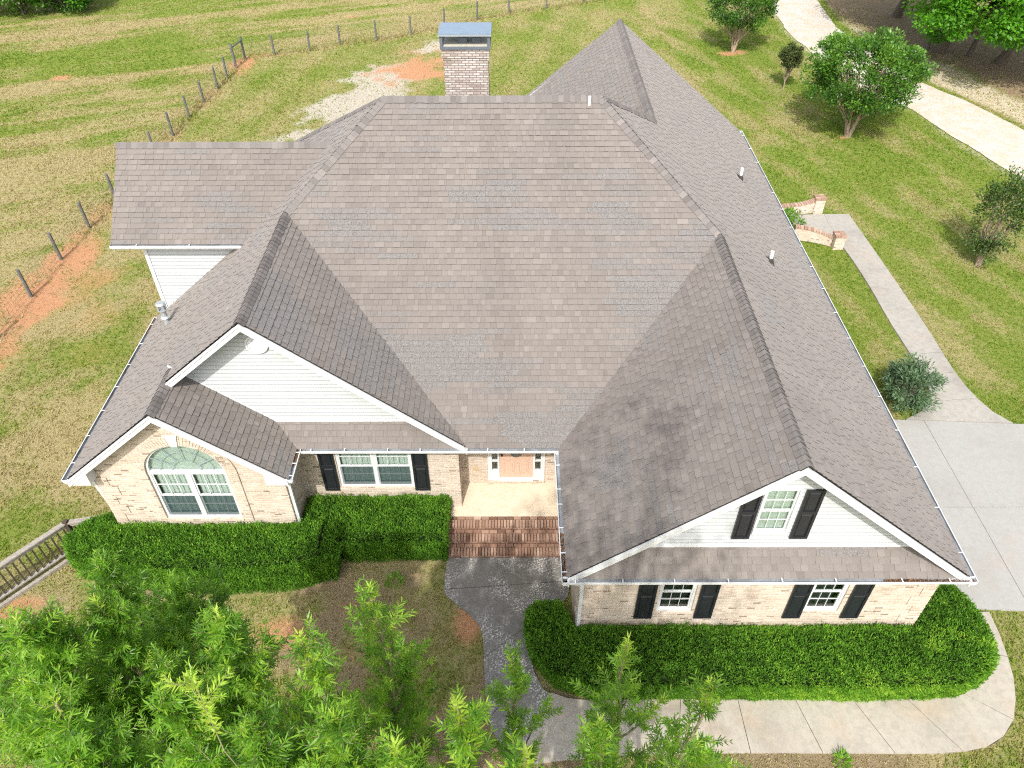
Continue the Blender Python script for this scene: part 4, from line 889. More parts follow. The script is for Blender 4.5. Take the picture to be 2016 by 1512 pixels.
def pipe_vent(x, y, fn, h, r=.05, boot=True):
    z = fn(x, y); mb = MB(); mb.tube([(x,y,z-.05),(x,y,z+h)], r, 14); p = mb.build('vent_pipe', M['pvc'], roof)
    if boot: b = MB(); b.tube([(x,y,z-.05),(x,y,z+.10),(x,y,z+.12)], [.11,.068,.056], 12); N = nrm(fn); U = Vector((0,1,0)); V = U.cross(N); c = Vector((x,y,z))+N*.018; b.face([c-U*.15-V*.16,c+U*.15-V*.16,c+U*.15+V*.16,c-U*.15+V*.16]); b.build('pipe_boot', M['lead'], p)
pipe_vent(8.03, 10.78, P_Rr, .36); pipe_vent(7.52, 5.15, P_Rr, .32); pipe_vent(2.475, 6.70, P_M, .22, .035, False)
x, y = -8.78, 3.86; z = P_L(x, y); mb = MB(); mb.tube([(x,y,z-.1),(x,y,z+.22)], .075, 16); mb.tube([(x,y,z+.22),(x,y,z+.25),(x,y,z+.251)], [.12,.085,.07], 16); mb.tube([(x,y,z+.25),(x,y,z+.46)], .066, 16)
mb.tube([(x,y,z+.46),(x,y,z+.48)], .125, 18); mb.tube([(x,y,z+.64),(x,y,z+.66),(x,y,z+.69)], [.13,.13,.10], 18)
for k in range(5):
    a = 2*math.pi*k/5+.3; mb.obox((x+.105*math.cos(a)-.035*math.sin(a)*-1, y+.105*math.sin(a)-.035*math.cos(a), z+.48), (-.07*math.sin(a),.07*math.cos(a),0), (.012*math.cos(a),.012*math.sin(a),0), (0,0,.16))
mb.build('gas_flue', M['galv'], roof)

# ------------------------------------------------------------------ foliage helpers
def unit(a): return a/np.maximum(np.linalg.norm(a, axis=-1, keepdims=True), 1e-9)
def leaf6(P, D, L, W, droop=.12, g=None):
    g = rng if g is None else g
    up = np.tile(np.array([0, 0, 1.0]), (len(P), 1)) + g.normal(0, .35, P.shape); S = unit(np.cross(D, up)); Nn = unit(np.cross(S, D)); L = L[:, None]; W = W[:, None]
    V = np.empty((len(P), 6, 3)); V[:,0] = P; V[:,1] = P+D*L*.33+S*W*.5; V[:,2] = P+D*L*.72+S*W*.36-Nn*L*droop*.4; V[:,3] = P+D*L-Nn*L*droop; V[:,4] = P+D*L*.72-S*W*.36-Nn*L*droop*.4; V[:,5] = P+D*L*.33-S*W*.5
    return V
def leaf4(P, D, L, W, g=None):
    g = rng if g is None else g
    up = np.tile(np.array([0, 0, 1.0]), (len(P), 1)) + g.normal(0, .5, P.shape); S = unit(np.cross(D, up)); L = L[:, None]; W = W[:, None]
    V = np.empty((len(P), 4, 3)); V[:,0] = P; V[:,1] = P+D*L*.5+S*W*.5; V[:,2] = P+D*L; V[:,3] = P+D*L*.5-S*W*.5; return V

# ------------------------------------------------------------------ hedges
def hedge(name, poly, hfun, r, dens, cores, label, seed, lime=None):
    g = np.random.default_rng(seed); xs_ = [p[0] for p in poly]; ys_ = [p[1] for p in poly]; A = (max(xs_)-min(xs_))*(max(ys_)-min(ys_))
    n_ = int(A*dens); x = g.uniform(min(xs_), max(xs_), n_); y = g.uniform(min(ys_), max(ys_), n_); d = -sdf_poly(x, y, poly); k = d > 0; x, y, d = x[k], y[k], d[k]
    e = 1e-3; gx = (sdf_poly(x+e, y, poly)+d)/e; gy = (sdf_poly(x, y+e, poly)+d)/e
    q = np.clip(d, 0, r); H = hfun(x, y)+.16*(fbm(x, y, .5, seed)-.5)+.14*(fbm(x, y, 1.7, seed+3)-.5)+.09*(fbm(x, y, .13, seed+6, 2)-.5); z = H-r+np.sqrt(np.maximum(r*r-(r-q)**2, 0)); tl = np.clip((r-q)/r, 0, 1)
    P = [np.stack([x, y, z], -1)]; Nn = [unit(np.stack([gx*tl, gy*tl, np.sqrt(np.maximum(1-tl*tl, .05))], -1))]
    ctr = sum(((a[0]*b[1]-b[0]*a[1])) for a, b in zip(poly, poly[1:]+poly[:1]))
    for a, b in zip(poly, poly[1:]+poly[:1]):             # sides
        L = math.dist(a, b); hm = float(hfun(np.array([(a[0]+b[0])/2]), np.array([(a[1]+b[1])/2]))[0]); k = int(L*hm*dens*.95); t = g.uniform(0, 1, k); nx_, ny_ = (b[1]-a[1])/L, -(b[0]-a[0])/L
        if ctr < 0: nx_, ny_ = -nx_, -ny_
        X = a[0]+(b[0]-a[0])*t; Y = a[1]+(b[1]-a[1])*t; Zz = g.uniform(.02, 1, k)**.85*(hm-r*.7); o_ = .10*(fbm(X*1.3+Y, Zz, .4, seed+5)-.5) - .09*(1-Zz/hm)**2
        P.append(np.stack([X+nx_*o_, Y+ny_*o_, Zz], -1)); Nn.append(unit(np.stack([np.full(k, nx_), np.full(k, ny_), np.full(k, .45)], -1)))
    P = np.concatenate(P); Nn = np.concatenate(Nn); P = P - Nn*(g.uniform(0, 1, len(P))**1.6*.10)[:, None]; st_ = sstep(.60, .74, fbm(P[:,0]*1.7+P[:,2], P[:,1]*1.7-P[:,2], .10, seed+31, 2)); P = P + (Nn*.6+np.array([0,0,.4]))*(st_*g.uniform(0, .11, len(P)))[:, None]
    D = unit(Nn*.85+np.array([0,0,.25])+g.normal(0, .5, P.shape)); L = g.uniform(.04, .085, len(P)); V = leaf4(P, D, L, L*.33, g)
    tone = .42+.9*(fbm(P[:,0]+P[:,2], P[:,1]-P[:,2]*.7, .11, seed+9, 2)-.5)+g.normal(0, .13, len(P))+.35*(fbm(P[:,0], P[:,1], 1.1, seed+2)-.5)
    if lime is not None: tone = tone+lime(P)
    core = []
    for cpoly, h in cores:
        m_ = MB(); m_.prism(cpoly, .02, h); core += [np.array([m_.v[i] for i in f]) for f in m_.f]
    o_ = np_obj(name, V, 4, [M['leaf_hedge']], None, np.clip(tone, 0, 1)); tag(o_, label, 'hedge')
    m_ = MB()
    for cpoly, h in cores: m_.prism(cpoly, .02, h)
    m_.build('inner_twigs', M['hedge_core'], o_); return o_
hl = [(-10.2,-.62),(-9.40,-.28),(-9.34,-.76),(-4.86,-.76),(-4.80,.36),(-1.17,.36),(-1.17,-1.06),(-3.80,-1.10),(-3.84,-1.60),(-4.7,-1.92),(-6.5,-2.07),(-8.0,-2.02),(-9.2,-1.80),(-10.25,-1.62),(-10.55,-1.1)][::-1]
hedge('hedge', hl, lambda x, y: np.where((x > -4.2) | ((x > -4.85) & (y > -.72)), 1.10, 1.36-.06*np.clip(-9-x, 0, 2)), .24, 3900,
      [([(-10.25,-1.3),(-8,-1.86),(-6.5,-1.92),(-4.9,-1.75),(-4.9,-.9),(-10.05,-.85)], 1.12), ([(-4.9,-1.7),(-4.05,-1.5),(-4.05,-.9),(-4.9,-.9)], .92), ([(-4.65,-.93),(-1.3,-.93),(-1.3,.28),(-4.65,.28)], .93)], 'clipped green hedge below the arched window and the double window', 21)
hr = [(.84,-2.85),(1.05,-2.68),(1.6,-2.66),(1.93,-3.30),(9.62,-3.32),(9.70,-2.2),(10.5,-2.05),(10.95,-2.35),(11.17,-3.1),(11.2,-3.9),(10.9,-4.42),(10.2,-4.72),(8,-4.78),(5.5,-4.74),(2.2,-4.72),(1.35,-4.42),(.9,-3.85),(.78,-3.3)][::-1]
hedge('hedge', hr, lambda x, y: np.full(x.shape, .95)+.12*sstep(9.6, 10.6, x), .28, 3900,
      [([(.98,-3.7),(1.5,-4.3),(2.2,-4.58),(10.1,-4.58),(10.75,-4.3),(11.0,-3.8),(10.9,-2.6),(10.4,-2.2),(9.75,-2.3),(9.72,-3.38),(1.9,-3.4),(1.5,-2.8),(.98,-2.9)], .76)], 'broad green hedge with lime new growth wrapping the two lower gable wing windows', 22,
      lambda P: .30*sstep(-4.3, -4.75, P[:,1])*sstep(4.5, 7, P[:,0])+.40*sstep(.45, .7, fbm(P[:,0], P[:,1], .9, 44))*sstep(8.6, 10, P[:,0])*sstep(-3.2,-3.8,P[:,1]))

# ------------------------------------------------------------------ clump-crowned trees and shrubs
def crown_tree(name, base, H, ctr, rad, nclump, nleaf, lsize, mat, bark, label, cat, seed, stems=1, r0=.12, clump=.45, group=None, shell=.55, flat=.75, tonebias=0.0, split=.35, wide=.5):
    g = np.random.default_rng(seed); rnd = random.Random(seed); bx, by = base; root = empty(name, (bx, by, 0), label, cat, group)
    ctr = np.array(ctr, float)+np.array([bx, by, 0]); rad = np.array(rad, float)
    u = unit(g.normal(0, 1, (nclump, 3))); rr = g.uniform(shell, 1, (nclump, 1))**.6; lump = 1+.28*(g.random((nclump, 1))-.5); C = ctr+u*rr*rad*lump
    Ps, Ds, To = [], [], []
    for c in C:
        k = max(6, int(nleaf*g.uniform(.6, 1.35))); q = unit(g.normal(0, 1, (k, 3)))*(g.random((k, 1))**.45); s = clump*g.uniform(.65, 1.3); p = c+q*s*np.array([1, 1, flat])
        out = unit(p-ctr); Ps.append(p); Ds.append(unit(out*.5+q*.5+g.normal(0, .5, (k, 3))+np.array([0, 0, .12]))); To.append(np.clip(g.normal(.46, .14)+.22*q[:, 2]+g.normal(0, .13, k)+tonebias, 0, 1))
    P = np.concatenate(Ps); D = np.concatenate(Ds); T = np.concatenate(To); L = lsize*g.uniform(.7, 1.25, len(P)); k = P[:, 2] > .15
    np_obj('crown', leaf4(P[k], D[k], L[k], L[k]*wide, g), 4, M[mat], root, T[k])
    mb = MB(); tops = []
    for s in range(stems):
        a = 2*math.pi*s/max(stems, 1)+rnd.random(); sp = (.10 if stems > 1 else 0)*min(1, H/3); p0 = Vector((bx+math.cos(a)*sp*.5, by+math.sin(a)*sp*.5, -.05)); top = Vector((ctr[0]+math.cos(a)*rad[0]*(.35 if stems > 1 else .05), ctr[1]+math.sin(a)*rad[1]*(.35 if stems > 1 else .05), ctr[2]+rad[2]*.25))
        n_ = 6; pts = [p0.lerp(top, t)+Vector((rnd.gauss(0, .04), rnd.gauss(0, .04), 0))*H*.18*math.sin(math.pi*t) for t in np.linspace(0, 1, n_)]; rs = [r0*(1.25 if i == 0 else 1)*(1-.78*i/(n_-1)) for i in range(n_)]
        mb.tube(pts, rs, 8); tops.append((pts, rs))
    idx = list(range(nclump)); rnd.shuffle(idx)
    for i in idx[:min(nclump, 70)]:
        c = Vector(C[i]); pts, rs = min(tops, key=lambda t_: (t_[0][3]-c).length); hh = (c.z-pts[0].z)*split+pts[0].z; j = min(range(len(pts)), key=lambda j_: abs(pts[j_].z-max(hh, pts[1].z))); a = pts[j]; mid = a.lerp(c, .5)+Vector((rnd.gauss(0, .08), rnd.gauss(0, .08), .10*H*.15)); r_ = rs[j]*.42
        mb.tube([a, mid, c], [r_, r_*.6, r_*.2], 5, cap=False)
    mb.build('trunk', M[bark], root, smooth=True); return root
crown_tree('crape_myrtle_tree', (17.29,24.35), 4.8, (0,.1,3.15), (2.55,2.45,1.62), 190, 140, .15, 'leaf_myrtle', 'bark_pale', 'largest green myrtle on the right lawn, wide round crown on several pale stems', 'tree', 31, stems=6, r0=.085, clump=.44)
crown_tree('crape_myrtle_tree', (14.16,36.51), 4.3, (.1,.1,2.95), (1.95,1.9,1.45), 100, 110, .15, 'leaf_myrtle', 'bark_pale', 'smaller green myrtle beside the bend of the gravel lane at the top of the lawn', 'tree', 32, stems=5, r0=.06, clump=.42, tonebias=-.10)
crown_tree('sapling_tree', (15.7,30.53), 2.4, (.05,.05,1.75), (.55,.55,.55), 60, 60, .12, 'leaf_bronze', 'bark_pale', 'small dark bronze sapling with a thin stem between the two green myrtles', 'tree', 33, stems=1, r0=.03, clump=.2)
crown_tree('crape_myrtle_tree', (18.57,12.67), 3.9, (.1,.2,2.05), (.88,.88,1.65), 54, 88, .12, 'leaf_dark', 'bark_pale', 'upright dark olive myrtle with a bronze top at the right edge of the lawn', 'tree', 34, stems=6, r0=.045, clump=.36, tonebias=.02, split=.15)
crown_tree('shrub', (12.72,4.95), 1.35, (0,0,.72), (.78,.80,.62), 60, 90, .13, 'leaf_sage', 'bark', 'loose grey green shrub by the walk where it meets the driveway', 'shrub', 35, stems=5, r0=.025, clump=.24, wide=.3)
crown_tree('shrub', (11.95,15.3), .8, (0,0,.45), (.45,.75,.42), 26, 70, .09, 'leaf_hedge', 'bark', 'small dark green shrub tucked beside the brick landing wall under the eave', 'shrub', 36, stems=3, r0=.02, clump=.2)
oaks = [((26.84,43.43), 13, (-.6,-3.0,6.2), (4.6,4.8,3.4), 'oak with a forked base furthest up the lane', 41, .30), ((26.95,36.6), 13, (-.6,-3.9,5.1), (4.5,5.2,2.9), 'oak with a broad grey trunk nearest the lane', 42, .34),
        ((26.35,37.1), 10, (.3,.5,7.2), (2.8,2.8,3.2), 'slim oak standing against the broad grey trunk', 43, .17), ((29.7,34.65), 12, (.2,-3.4,5.3), (4.2,4.8,3.0), 'oak with a bare tan trunk in the shade at the right edge', 44, .24),
        ((28.5,35.9), 9, (.4,-.6,6.5), (2.5,2.4,2.4), 'thin dark oak in the shade between two larger trunks', 45, .14)]
for b, H, c, r, lab, sd, r0 in oaks:
    crown_tree('oak_tree', b, H, c, r, int(46*r[0]*r[1]/9)+30, 230, .21, 'leaf_oak', 'bark', lab, 'tree', sd, 1, r0, .95, 'oaks beyond the gravel lane', shell=.5, flat=.5, split=.55, wide=.6, tonebias=.14)
for b, c, sd in (((30.6,27.6), (0,0,8.8), 46), ((35.6,30.8), (0,0,8.5), 47)):
    crown_tree('oak_tree', b, 13, c, (4.8,4.8,4.2), 90, 80, .32, 'leaf_oak', 'bark', 'big oak outside the right edge of the view, '+('nearer' if sd == 46 else 'further')+' of two', 'tree', sd, 1, .3, 1.0, 'oaks beyond the gravel lane', flat=.5, split=.55, wide=.6)
for i, (b, H, lab) in enumerate([((-30.6,45.0), 3.2, 'dark green bush at the near end of the field thicket'), ((-33.4,44.4), 4.6, 'tall bright green bush in the middle of the field thicket'), ((-36.6,44.0), 5.2, 'tallest dark bush at the far left of the field thicket'), ((-38.5,41.6), 4.2, 'dark bush where the field thicket leaves the picture')]):
    crown_tree('bush', b, H, (0,0,H*.52), (2.1,1.8,H*.46), 80, 100, .24, 'leaf_myrtle' if i == 1 else 'leaf_oak', 'bark', lab, 'bush', 60+i, 3, .07, .6, 'bushes along the field edge', tonebias=.1 if i == 1 else -.2)
for b, c, r, lab, sd in (((-.3,-17.0), (.3,.3,18.4), (3.0,2.6,5.4), 'tall loose tree behind the viewpoint', 51),):
    crown_tree('shade_tree', b, 24, c, r, 80, 26, .20, 'leaf_oak', 'bark', lab, 'tree', sd, 1, .2, .6, shell=.2, split=.75)

# ------------------------------------------------------------------ young willow-leaved trees in front of the house
def young_tree(tip, lean, label, seed, rmax=1.4, dens=1.0, leafL=.105, zlow=.22, tonebias=0.0, bright=0.0, slim=1.0):
    g = np.random.default_rng(seed); rnd = random.Random(seed); tip = Vector(tip); H = tip.z; base = Vector((tip.x+lean[0], tip.y+lean[1], 0)); root = empty('young_tree', base, label, 'tree', 'young trees in front of the house')
    mb = MB(); n_ = 12; wob = [Vector((rnd.gauss(0, .05), rnd.gauss(0, .05), 0)) for _ in range(n_+1)]; lead = [base.lerp(tip, i/n_)+(wob[i] if 0 < i < n_ else Vector()) for i in range(n_+1)]
    rad = lambda t: (.012+.085*(1-t)**1.1*H/10)*slim
    mb.tube(lead, [rad(i/n_) for i in range(n_+1)], 7)
    def lp(t): f = t*n_; i = min(int(f), n_-1); return lead[i].lerp(lead[i+1], f-i)
    shoots = []                                            # (points of the leafy length, tone, leaf length)
    h = zlow*H; az = rnd.random()*6.28
    while h < H*.985:
        t = h/H; az += 2.4+rnd.gauss(0, .3); Lb = max(.22, rmax*(1-t**3.6)*rnd.uniform(.6, 1.15)*(.55+.45*min(1, (t-zlow)*4+.3))); el = math.radians(rnd.uniform(38, 58)+18*t); p0 = lp(t); d0 = Vector((math.cos(az)*math.cos(el), math.sin(az)*math.cos(el), math.sin(el))); pts = [p0]; d = d0.copy(); k = 6
        for i in range(k): d = (d+Vector((rnd.gauss(0,.10), rnd.gauss(0,.10), rnd.gauss(.05,.08)))).normalized(); pts.append(pts[-1]+d*Lb/k)
        r_ = min(rad(t)*.55, .006+.012*Lb); mb.tube(pts, [r_*(1-.8*i/k) for i in range(k+1)], 5, cap=False)
        shoots.append((pts[2:], rnd.gauss(.60, .16)+bright, leafL*rnd.uniform(.85, 1.2)))
        s = .22
        while s < .97:
            f = s*k; i = min(int(f), k-1); q = pts[i].lerp(pts[i+1], f-i); dd = (pts[i+1]-pts[i]).normalized(); a2 = rnd.random()*6.28; sd = dd.orthogonal().normalized(); sd = (Matrix.Rotation(a2, 3, dd) @ sd)
            tl = rnd.uniform(.16, .42)*(1.1-.35*s)*min(1.3, .6+Lb*.5); td = (dd*.75+sd*.75+Vector((0,0,.25))).normalized(); tp = [q+td*tl*j/3+Vector((rnd.gauss(0,.012), rnd.gauss(0,.012), .03*tl*j)) for j in range(4)]
            mb.tube(tp, [.0045,.0035,.0025,.0015], 4, 1, cap=False); shoots.append((tp, rnd.gauss(.42, .17), leafL*rnd.uniform(.75, 1.1))); s += rnd.uniform(.07, .13)/dens/max(.5, Lb)*1.15
        h += rnd.uniform(.12, .21)/dens
    shoots.append(([lp(.93), lp(.965), tip, tip+Vector((0,0,.12))], .9+bright, leafL*1.1))
    P, D, L, T = [], [], [], []
    for pts, tn, ll in shoots:
        pts = np.array([tuple(p) for p in pts]); seg = np.linalg.norm(np.diff(pts, axis=0), axis=1); cum = np.concatenate([[0], np.cumsum(seg)]); tot = cum[-1]; nl = max(12, int(tot/.0095)); s = np.sort(g.uniform(.08, 1, nl))*tot; s[-5:] = tot*g.uniform(.94, 1, 5)
        p = np.stack([np.interp(s, cum, pts[:, j]) for j in range(3)], -1); ax = unit(np.stack([np.interp(np.minimum(s+.03, tot), cum, pts[:, j])-np.interp(s-.03, cum, pts[:, j]) for j in range(3)], -1))
        ph = np.arange(nl)*2.4+g.normal(0, .35, nl); o1 = unit(np.cross(ax, np.array([.3,.2,.93]))); o2 = np.cross(ax, o1); rd = o1*np.cos(ph)[:, None]+o2*np.sin(ph)[:, None]; sp = g.uniform(.75, 1.25, nl)*(1.05-.45*(s/tot))
        P.append(p); D.append(unit(ax*.62+rd*sp[:, None]+np.array([0,0,.08]))); L.append(ll*g.uniform(.65, 1.15, nl)*(1-.28*(s/tot)**3)); T.append(np.clip(tn+tonebias+.20*(s/tot-.55)+g.normal(0, .11, nl), 0, 1))
    P, D, L, T = map(np.concatenate, (P, D, L, T)); np_obj('crown', leaf6(P, D, L, L*.165, .16, g), 6, M['leaf_fore'], root, T)
    mb.build('trunk', [M['twig'], M['twig']], root, smooth=True); return root
def at_px(px, py, dist):
    d = rgt*((px-1008)/FPX)+upv*((756-py)/FPX)+fwd; d.normalize(); return CAM+d*dist
fore = [((40,1232), 8.6, 1.9, 1.5, 'young tree with yellow tips filling the lower left corner', .03, .12), ((205,1112), 12.0, 1.7, 1.4, 'dark soft young tree against the left end of the hedge', -.10, -.1),
        ((195,1195), 9.2, 1.8, 1.5, 'bright young tree just below the picket rail', 0, .08), ((345,1150), 11.6, 1.7, 1.3, 'darker young tree in front of the left hedge', -.08, -.1), ((430,1215), 8.4, 1.7, 1.4, 'bright young tree with arching side shoots left of the clay patch', .06, .14),
        ((592,1262), 7.4, 1.6, .9, 'young tree with a bare pale upper stem over the bare lawn', .10, .18), ((730,1165), 8.8, 1.6, .65, 'narrow young tree standing tallest over the brown lawn', .10, .08), ((330,1385), 6.8, 1.5, 1.4, 'near young tree at the foot of the picture, left', .03, .08), ((110,1385), 7.2, 1.7, 1.5, 'dense young tree behind the corner badge', -.02, .04),
        ((900,1392), 6.2, 1.3, .75, 'near young tree with large pale leaves below the path', .12, .18), ((1005,1300), 9.8, 1.3, .5, 'thin young tree leaning over the dark path', .02, 0), ((1235,1268), 9.4, 1.5, .55, 'thin young tree in front of the right hedge, left of two', .05, .06),
        ((1395,1352), 9.0, 1.5, .55, 'thin young tree in front of the right hedge, right of two', .02, .06), ((1035,1490), 6.0, 1.3, .8, 'near young tree with yellow tips at the foot of the path', .12, .22), ((660,1425), 6.9, 1.5, 1.4, 'dense young tree under the bare pale stem', .03, .12), ((1180,1430), 8.0, 1.6, .8, 'leafy young tree over the bend of the walk', .02, .04), ((500,1430), 7.2, 1.5, 1.4, 'dark young tree between the arching and the pale stemmed ones', -.05, 0),
        ((800,1300), 10.6, 1.5, .6, 'soft young tree behind the narrow tall one', -.06, -.06), ((-40,1250), 9.4, 1.8, 1.3, 'young tree half outside the left edge of the picture', 0, .05), ((1370,1470), 7.6, 1.4, .7, 'low young tree at the foot of the walk, furthest right', .02, .05), ((780,1480), 6.6, 1.5, .9, 'young tree at the foot of the picture beside the large pale leaves', .05, .1)]
for i, ((px, py), dist, rm, dn, lab, tb, br) in enumerate(fore):
    young_tree(at_px(px, py, dist), (random.uniform(-.3,.3), random.uniform(-.3,.1)), lab, 100+i, rm, dn*1.3, .112, .42, tb, br)

young_tree(at_px(384,1346,6.3), (.1,.0), 'thin dying sapling with a bare stem and a tuft of yellow leaves', 140, .22, .8, .085, .965, .5, .4, .3)

# ------------------------------------------------------------------ wire fence
fence = empty('wire_fence', (-17,10,0), 'long woven wire fence on grey wooden posts between yard and field', 'fence')
PW = [p for p in FENCE]; rnd = random.Random(4); tops = []
proto = None
for i, (x, y) in enumerate(PW):
    corner = i in (17, 18)
    h = 1.17+rnd.gauss(0, .03)+(.16 if corner else 0); r = .075 if corner else .062
    mb = MB(); lx, ly = rnd.gauss(0, .025), rnd.gauss(0, .025); mb.tube([(x,y,-.15),(x+lx*.5,y+ly*.5,h*.5),(x+lx,y+ly,h-.01),(x+lx,y+ly,h)], [r*1.05,r,r*.94,r*.8], 9); mb.build('fence_post', M['post'], fence); tops.append((x+lx, y+ly, h))
mb = MB(); a, b = tops[17], tops[18]; mb.tube([(a[0],a[1],a[2]-.22),(b[0],b[1],b[2]-.22)], .045, 8); mb.build('brace_rail', M['post'], fence)
mb = MB()
for a, b in zip(PW[:-1], PW[1:]):
    for z in (.12,.3,.48,.66,.84,1.0,1.12): mb.tube([(a[0]+.05,a[1],z),((a[0]+b[0])/2+.05,(a[1]+b[1])/2,z-.012),(b[0]+.05,b[1],z)], .0045, 3, cap=False)
    k = 12
    for j in range(1, k): t = j/k; x, y = a[0]+(b[0]-a[0])*t+.05, a[1]+(b[1]-a[1])*t; mb.tube([(x,y,.10),(x,y,.84)], .0035, 3, cap=False)
mb.build('woven_wire', M['wire'], fence)

# ------------------------------------------------------------------ picket rail at the lower left
rail = empty('picket_rail', (-10.75,-.58,0), 'weathered wooden picket rail in front of the left hedge end', 'railing')
def run(p, q, n_pick, start=.5):
    p, q = Vector((*p, 0)), Vector((*q, 0)); d = (q-p); L = d.length; d.normalize(); s = Vector((-d.y, d.x, 0))
    for z, w, t_, nm in ((1.06,.135,.036,'top_rail'), (.94,.04,.085,'upper_rail'), (.15,.10,.04,'lower_rail')):
        mb = MB(); mb.obox(p-s*w/2+Vector((0,0,z)), d*L, s*w, Vector((0,0,t_))); mb.build(nm, M['wood'], rail)
    for k in range(n_pick):
        c = p+d*(L*(k+start)/n_pick); mb = MB(); mb.obox(c-d*.019-s*.019+Vector((0,0,.191)), d*.038, s*.038, Vector((0,0,.748))); mb.build('picket', M['wood_dark'], rail)
    mb = MB(); mb.obox(p-s*.16+Vector((0,0,-.02)), d*L, s*.09, Vector((0,0,.09))); mb.build('edging_board', M['wood'], rail)
run((-13.5,-3.98), (-10.78,-.60), 27); run((-10.70,-.56), (-9.42,-.32), 8)
for x, y in ((-10.74,-.58), (-13.54,-4.03)): mb = MB(); mb.box((x-.055,y-.055,-.2),(x+.055,y+.055,1.16)); mb.build('post', M['wood_dark'], rail)

# ------------------------------------------------------------------ brick wing walls at the side landing
def wing(pts, hts, pier, ph, label):
    root = empty('brick_wing_wall', (pier[0], pier[1], 0), label, 'low wall'); mb = MB(); cap = MB(); rnd = random.Random(5); P = [Vector((*p, 0)) for p in smooth_line(pts, 5)]; hs = np.interp(np.linspace(0, 1, len(P)), np.linspace(0, 1, len(hts)), hts); w = .105
    for i in range(len(P)-1):
        a, b = P[i], P[i+1]; s = Vector((-(b-a).y, (b-a).x, 0)).normalized()*w; za, zb = hs[i]-.07, hs[i+1]-.07
        for sg in (1, -1): mb.face([a+s*sg, b+s*sg, b+s*sg+Vector((0,0,zb)), a+s*sg+Vector((0,0,za))], uv=[(i*.2,0),(i*.2+.2,0),(i*.2+.2,zb),(i*.2,za)])
        mb.face([a+s+Vector((0,0,za)), b+s+Vector((0,0,zb)), b-s+Vector((0,0,zb)), a-s+Vector((0,0,za))])
        L = (b-a).length; n_ = max(1, int(L/.075))
        for k in range(n_):
            t0, t1 = k/n_, (k+.85)/n_; p, q = a.lerp(b, t0), a.lerp(b, t1); z = za+(zb-za)*t0+.002; cap.obox(p-s*1.12+Vector((0,0,z)), q-p, s*2.24, Vector((0,0,.068)), 0, min(1, max(0, rnd.gauss(.85, .15))))
    mb.build('wall', M['brick'], root); cap.build('coping', M['stepbrick'], root)
    x, y = pier; p_ = MB(); p_.box((x-.20,y-.20,-.05),(x+.20,y+.20,ph-.075)); p_.build('pier', M['brick'], root); c2 = MB()
    for k in range(5):
        for j in range(2): c2.box((x-.215+j*.218,y-.215+k*.087,ph-.074),(x-.215+j*.218+.21,y-.215+k*.087+.079,ph),0,min(1,max(0,rnd.gauss(.6,.25))))
    c2.build('pier_cap', M['stepbrick'], root)
wing([(11.9,16.62),(12.6,16.68),(13.1,16.76),(13.35,16.82)], [.42,.46,.55,.6], (13.52,16.84), .70, 'low curved brick wall with a square pier, far side of the landing')
wing([(11.9,14.62),(12.5,14.5),(13.0,14.3),(13.32,14.12)], [.62,.56,.47,.40], (13.50,14.02), .60, 'low curved brick wall with a reddish pier, near side of the landing')

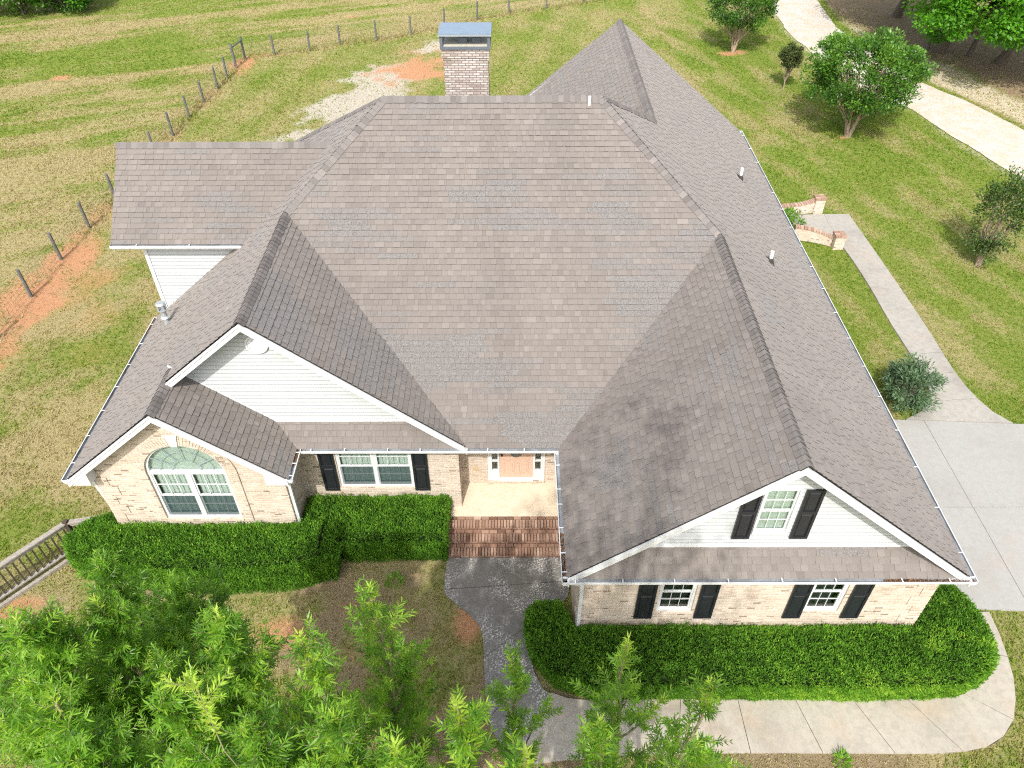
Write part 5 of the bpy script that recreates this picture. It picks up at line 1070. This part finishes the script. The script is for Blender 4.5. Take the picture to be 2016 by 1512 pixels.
# ------------------------------------------------------------------ grass blades over the lawn (uncountable ground cover)
def grass(N):
    g = np.random.default_rng(99); y = -7+55*g.random(N)**1.35; half = 13+ (y+7)*.52; x = (g.random(N)*2-1)*half+.5
    keep = ~((x > -9.4) & (x < 9.7) & (y > -.1) & (y < 17.4)); 
    for poly in (SL+SR[::-1], WO+WI[::-1], AL_+AR_[::-1], drive, hl, hr, [(12,14.7),(13.9,14.7),(13.9,16.6),(12,16.6)]): keep &= sdf_poly(x, y, poly) > .02
    gl_ = np.interp(y, ts, [e[0] for e in E_]); gr_ = np.interp(y, ts, [e[1] for e in E_]); keep &= ~((x > gl_+.05) & (x < gr_-.05))
    x, y = x[keep], y[keep]; mk = ground_mask(x, y); n3 = fbm(x, y, .35, 77, 3); n1 = fbm(x, y, 1.4, 78, 3)
    cover = (1-.93*mk['clay'])*(1-.9*mk['grav'])*(1-.92*mk['litter'])*(1-.55*mk['straw'])*(1-.5*mk['brown']); k = g.random(len(x)) < cover*np.clip(.35+1.3*(n3-.2), .25, 1); x, y, n3, n1 = x[k], y[k], n3[k], n1[k]; mk = {a: b[k] for a, b in mk.items()}
    n_ = len(x); tall = np.exp(-(dist_line(x, y, FENCE)/.35)**2); h = (.028+.03*g.random(n_))*(1-.45*mk['brown'])*(1+.6*(n1-.5))*(1+2.8*tall)*(1+(y > 20)*.35); w = .011+.010*g.random(n_)+.006*(y > 15)
    tone = np.clip(mk['dry']*.92+.6*(n3-.5)+.4*(n1-.5)+g.normal(0, .12, n_)+.5*mk['brown']+.5*mk['straw'], 0, 1)
    V = np.empty((n_, 2, 3, 3))
    for j in range(2):
        a = g.uniform(0, 2*np.pi, n_); b = g.uniform(0, 2*np.pi, n_); ox, oy = g.normal(0, .02, n_), g.normal(0, .02, n_); ln = g.uniform(.3, 1.3, n_)
        V[:, j, 0] = np.stack([x+ox-np.cos(a)*w, y+oy-np.sin(a)*w, np.full(n_, -.02)], -1); V[:, j, 1] = np.stack([x+ox+np.cos(a)*w, y+oy+np.sin(a)*w, np.full(n_, -.02)], -1); V[:, j, 2] = np.stack([x+ox+np.cos(b)*h*ln, y+oy+np.sin(b)*h*ln, h], -1)
    m_ = mat_leaf('grass_blade', [(0, (.095,.20,.014)), (.3, (.165,.245,.028)), (.5, (.235,.275,.055)), (.66, (.30,.275,.10)), (.82, (.35,.30,.145)), (1, (.40,.345,.20))], .7, .25, .15)
    o_ = np_obj('grass', V.reshape(-1, 3, 3), 3, m_, None, np.repeat(tone, 2)); tag(o_, 'short mown grass, green and straw coloured', 'grass', kind='stuff')
grass(420000)

# ------------------------------------------------------------------ a few weeds standing out of the grass
def weed(x, y, r, label, seed):
    g = np.random.default_rng(seed); n_ = 170; a = g.uniform(0, 2*np.pi, n_); rr = r*np.sqrt(g.random(n_))*.7; P = np.stack([x+np.cos(a)*rr, y+np.sin(a)*rr, g.uniform(0, .16, n_)], -1); D = unit(np.stack([np.cos(a), np.sin(a), g.uniform(.4, 1.4, n_)], -1)+g.normal(0, .3, (n_, 3))); L = g.uniform(.06, .13, n_)
    tag(np_obj('weed', leaf4(P, D, L, L*.3, g), 4, M['leaf_fore'], None, np.clip(g.normal(.45, .15, n_), 0, 1)), label, 'weed')
weed(7.35, -6.0, .22, 'bright leafy weed at the outer edge of the front walk', 1); weed(-2.45, -1.62, .3, 'low green weed in the bare lawn before the double window hedge', 2)
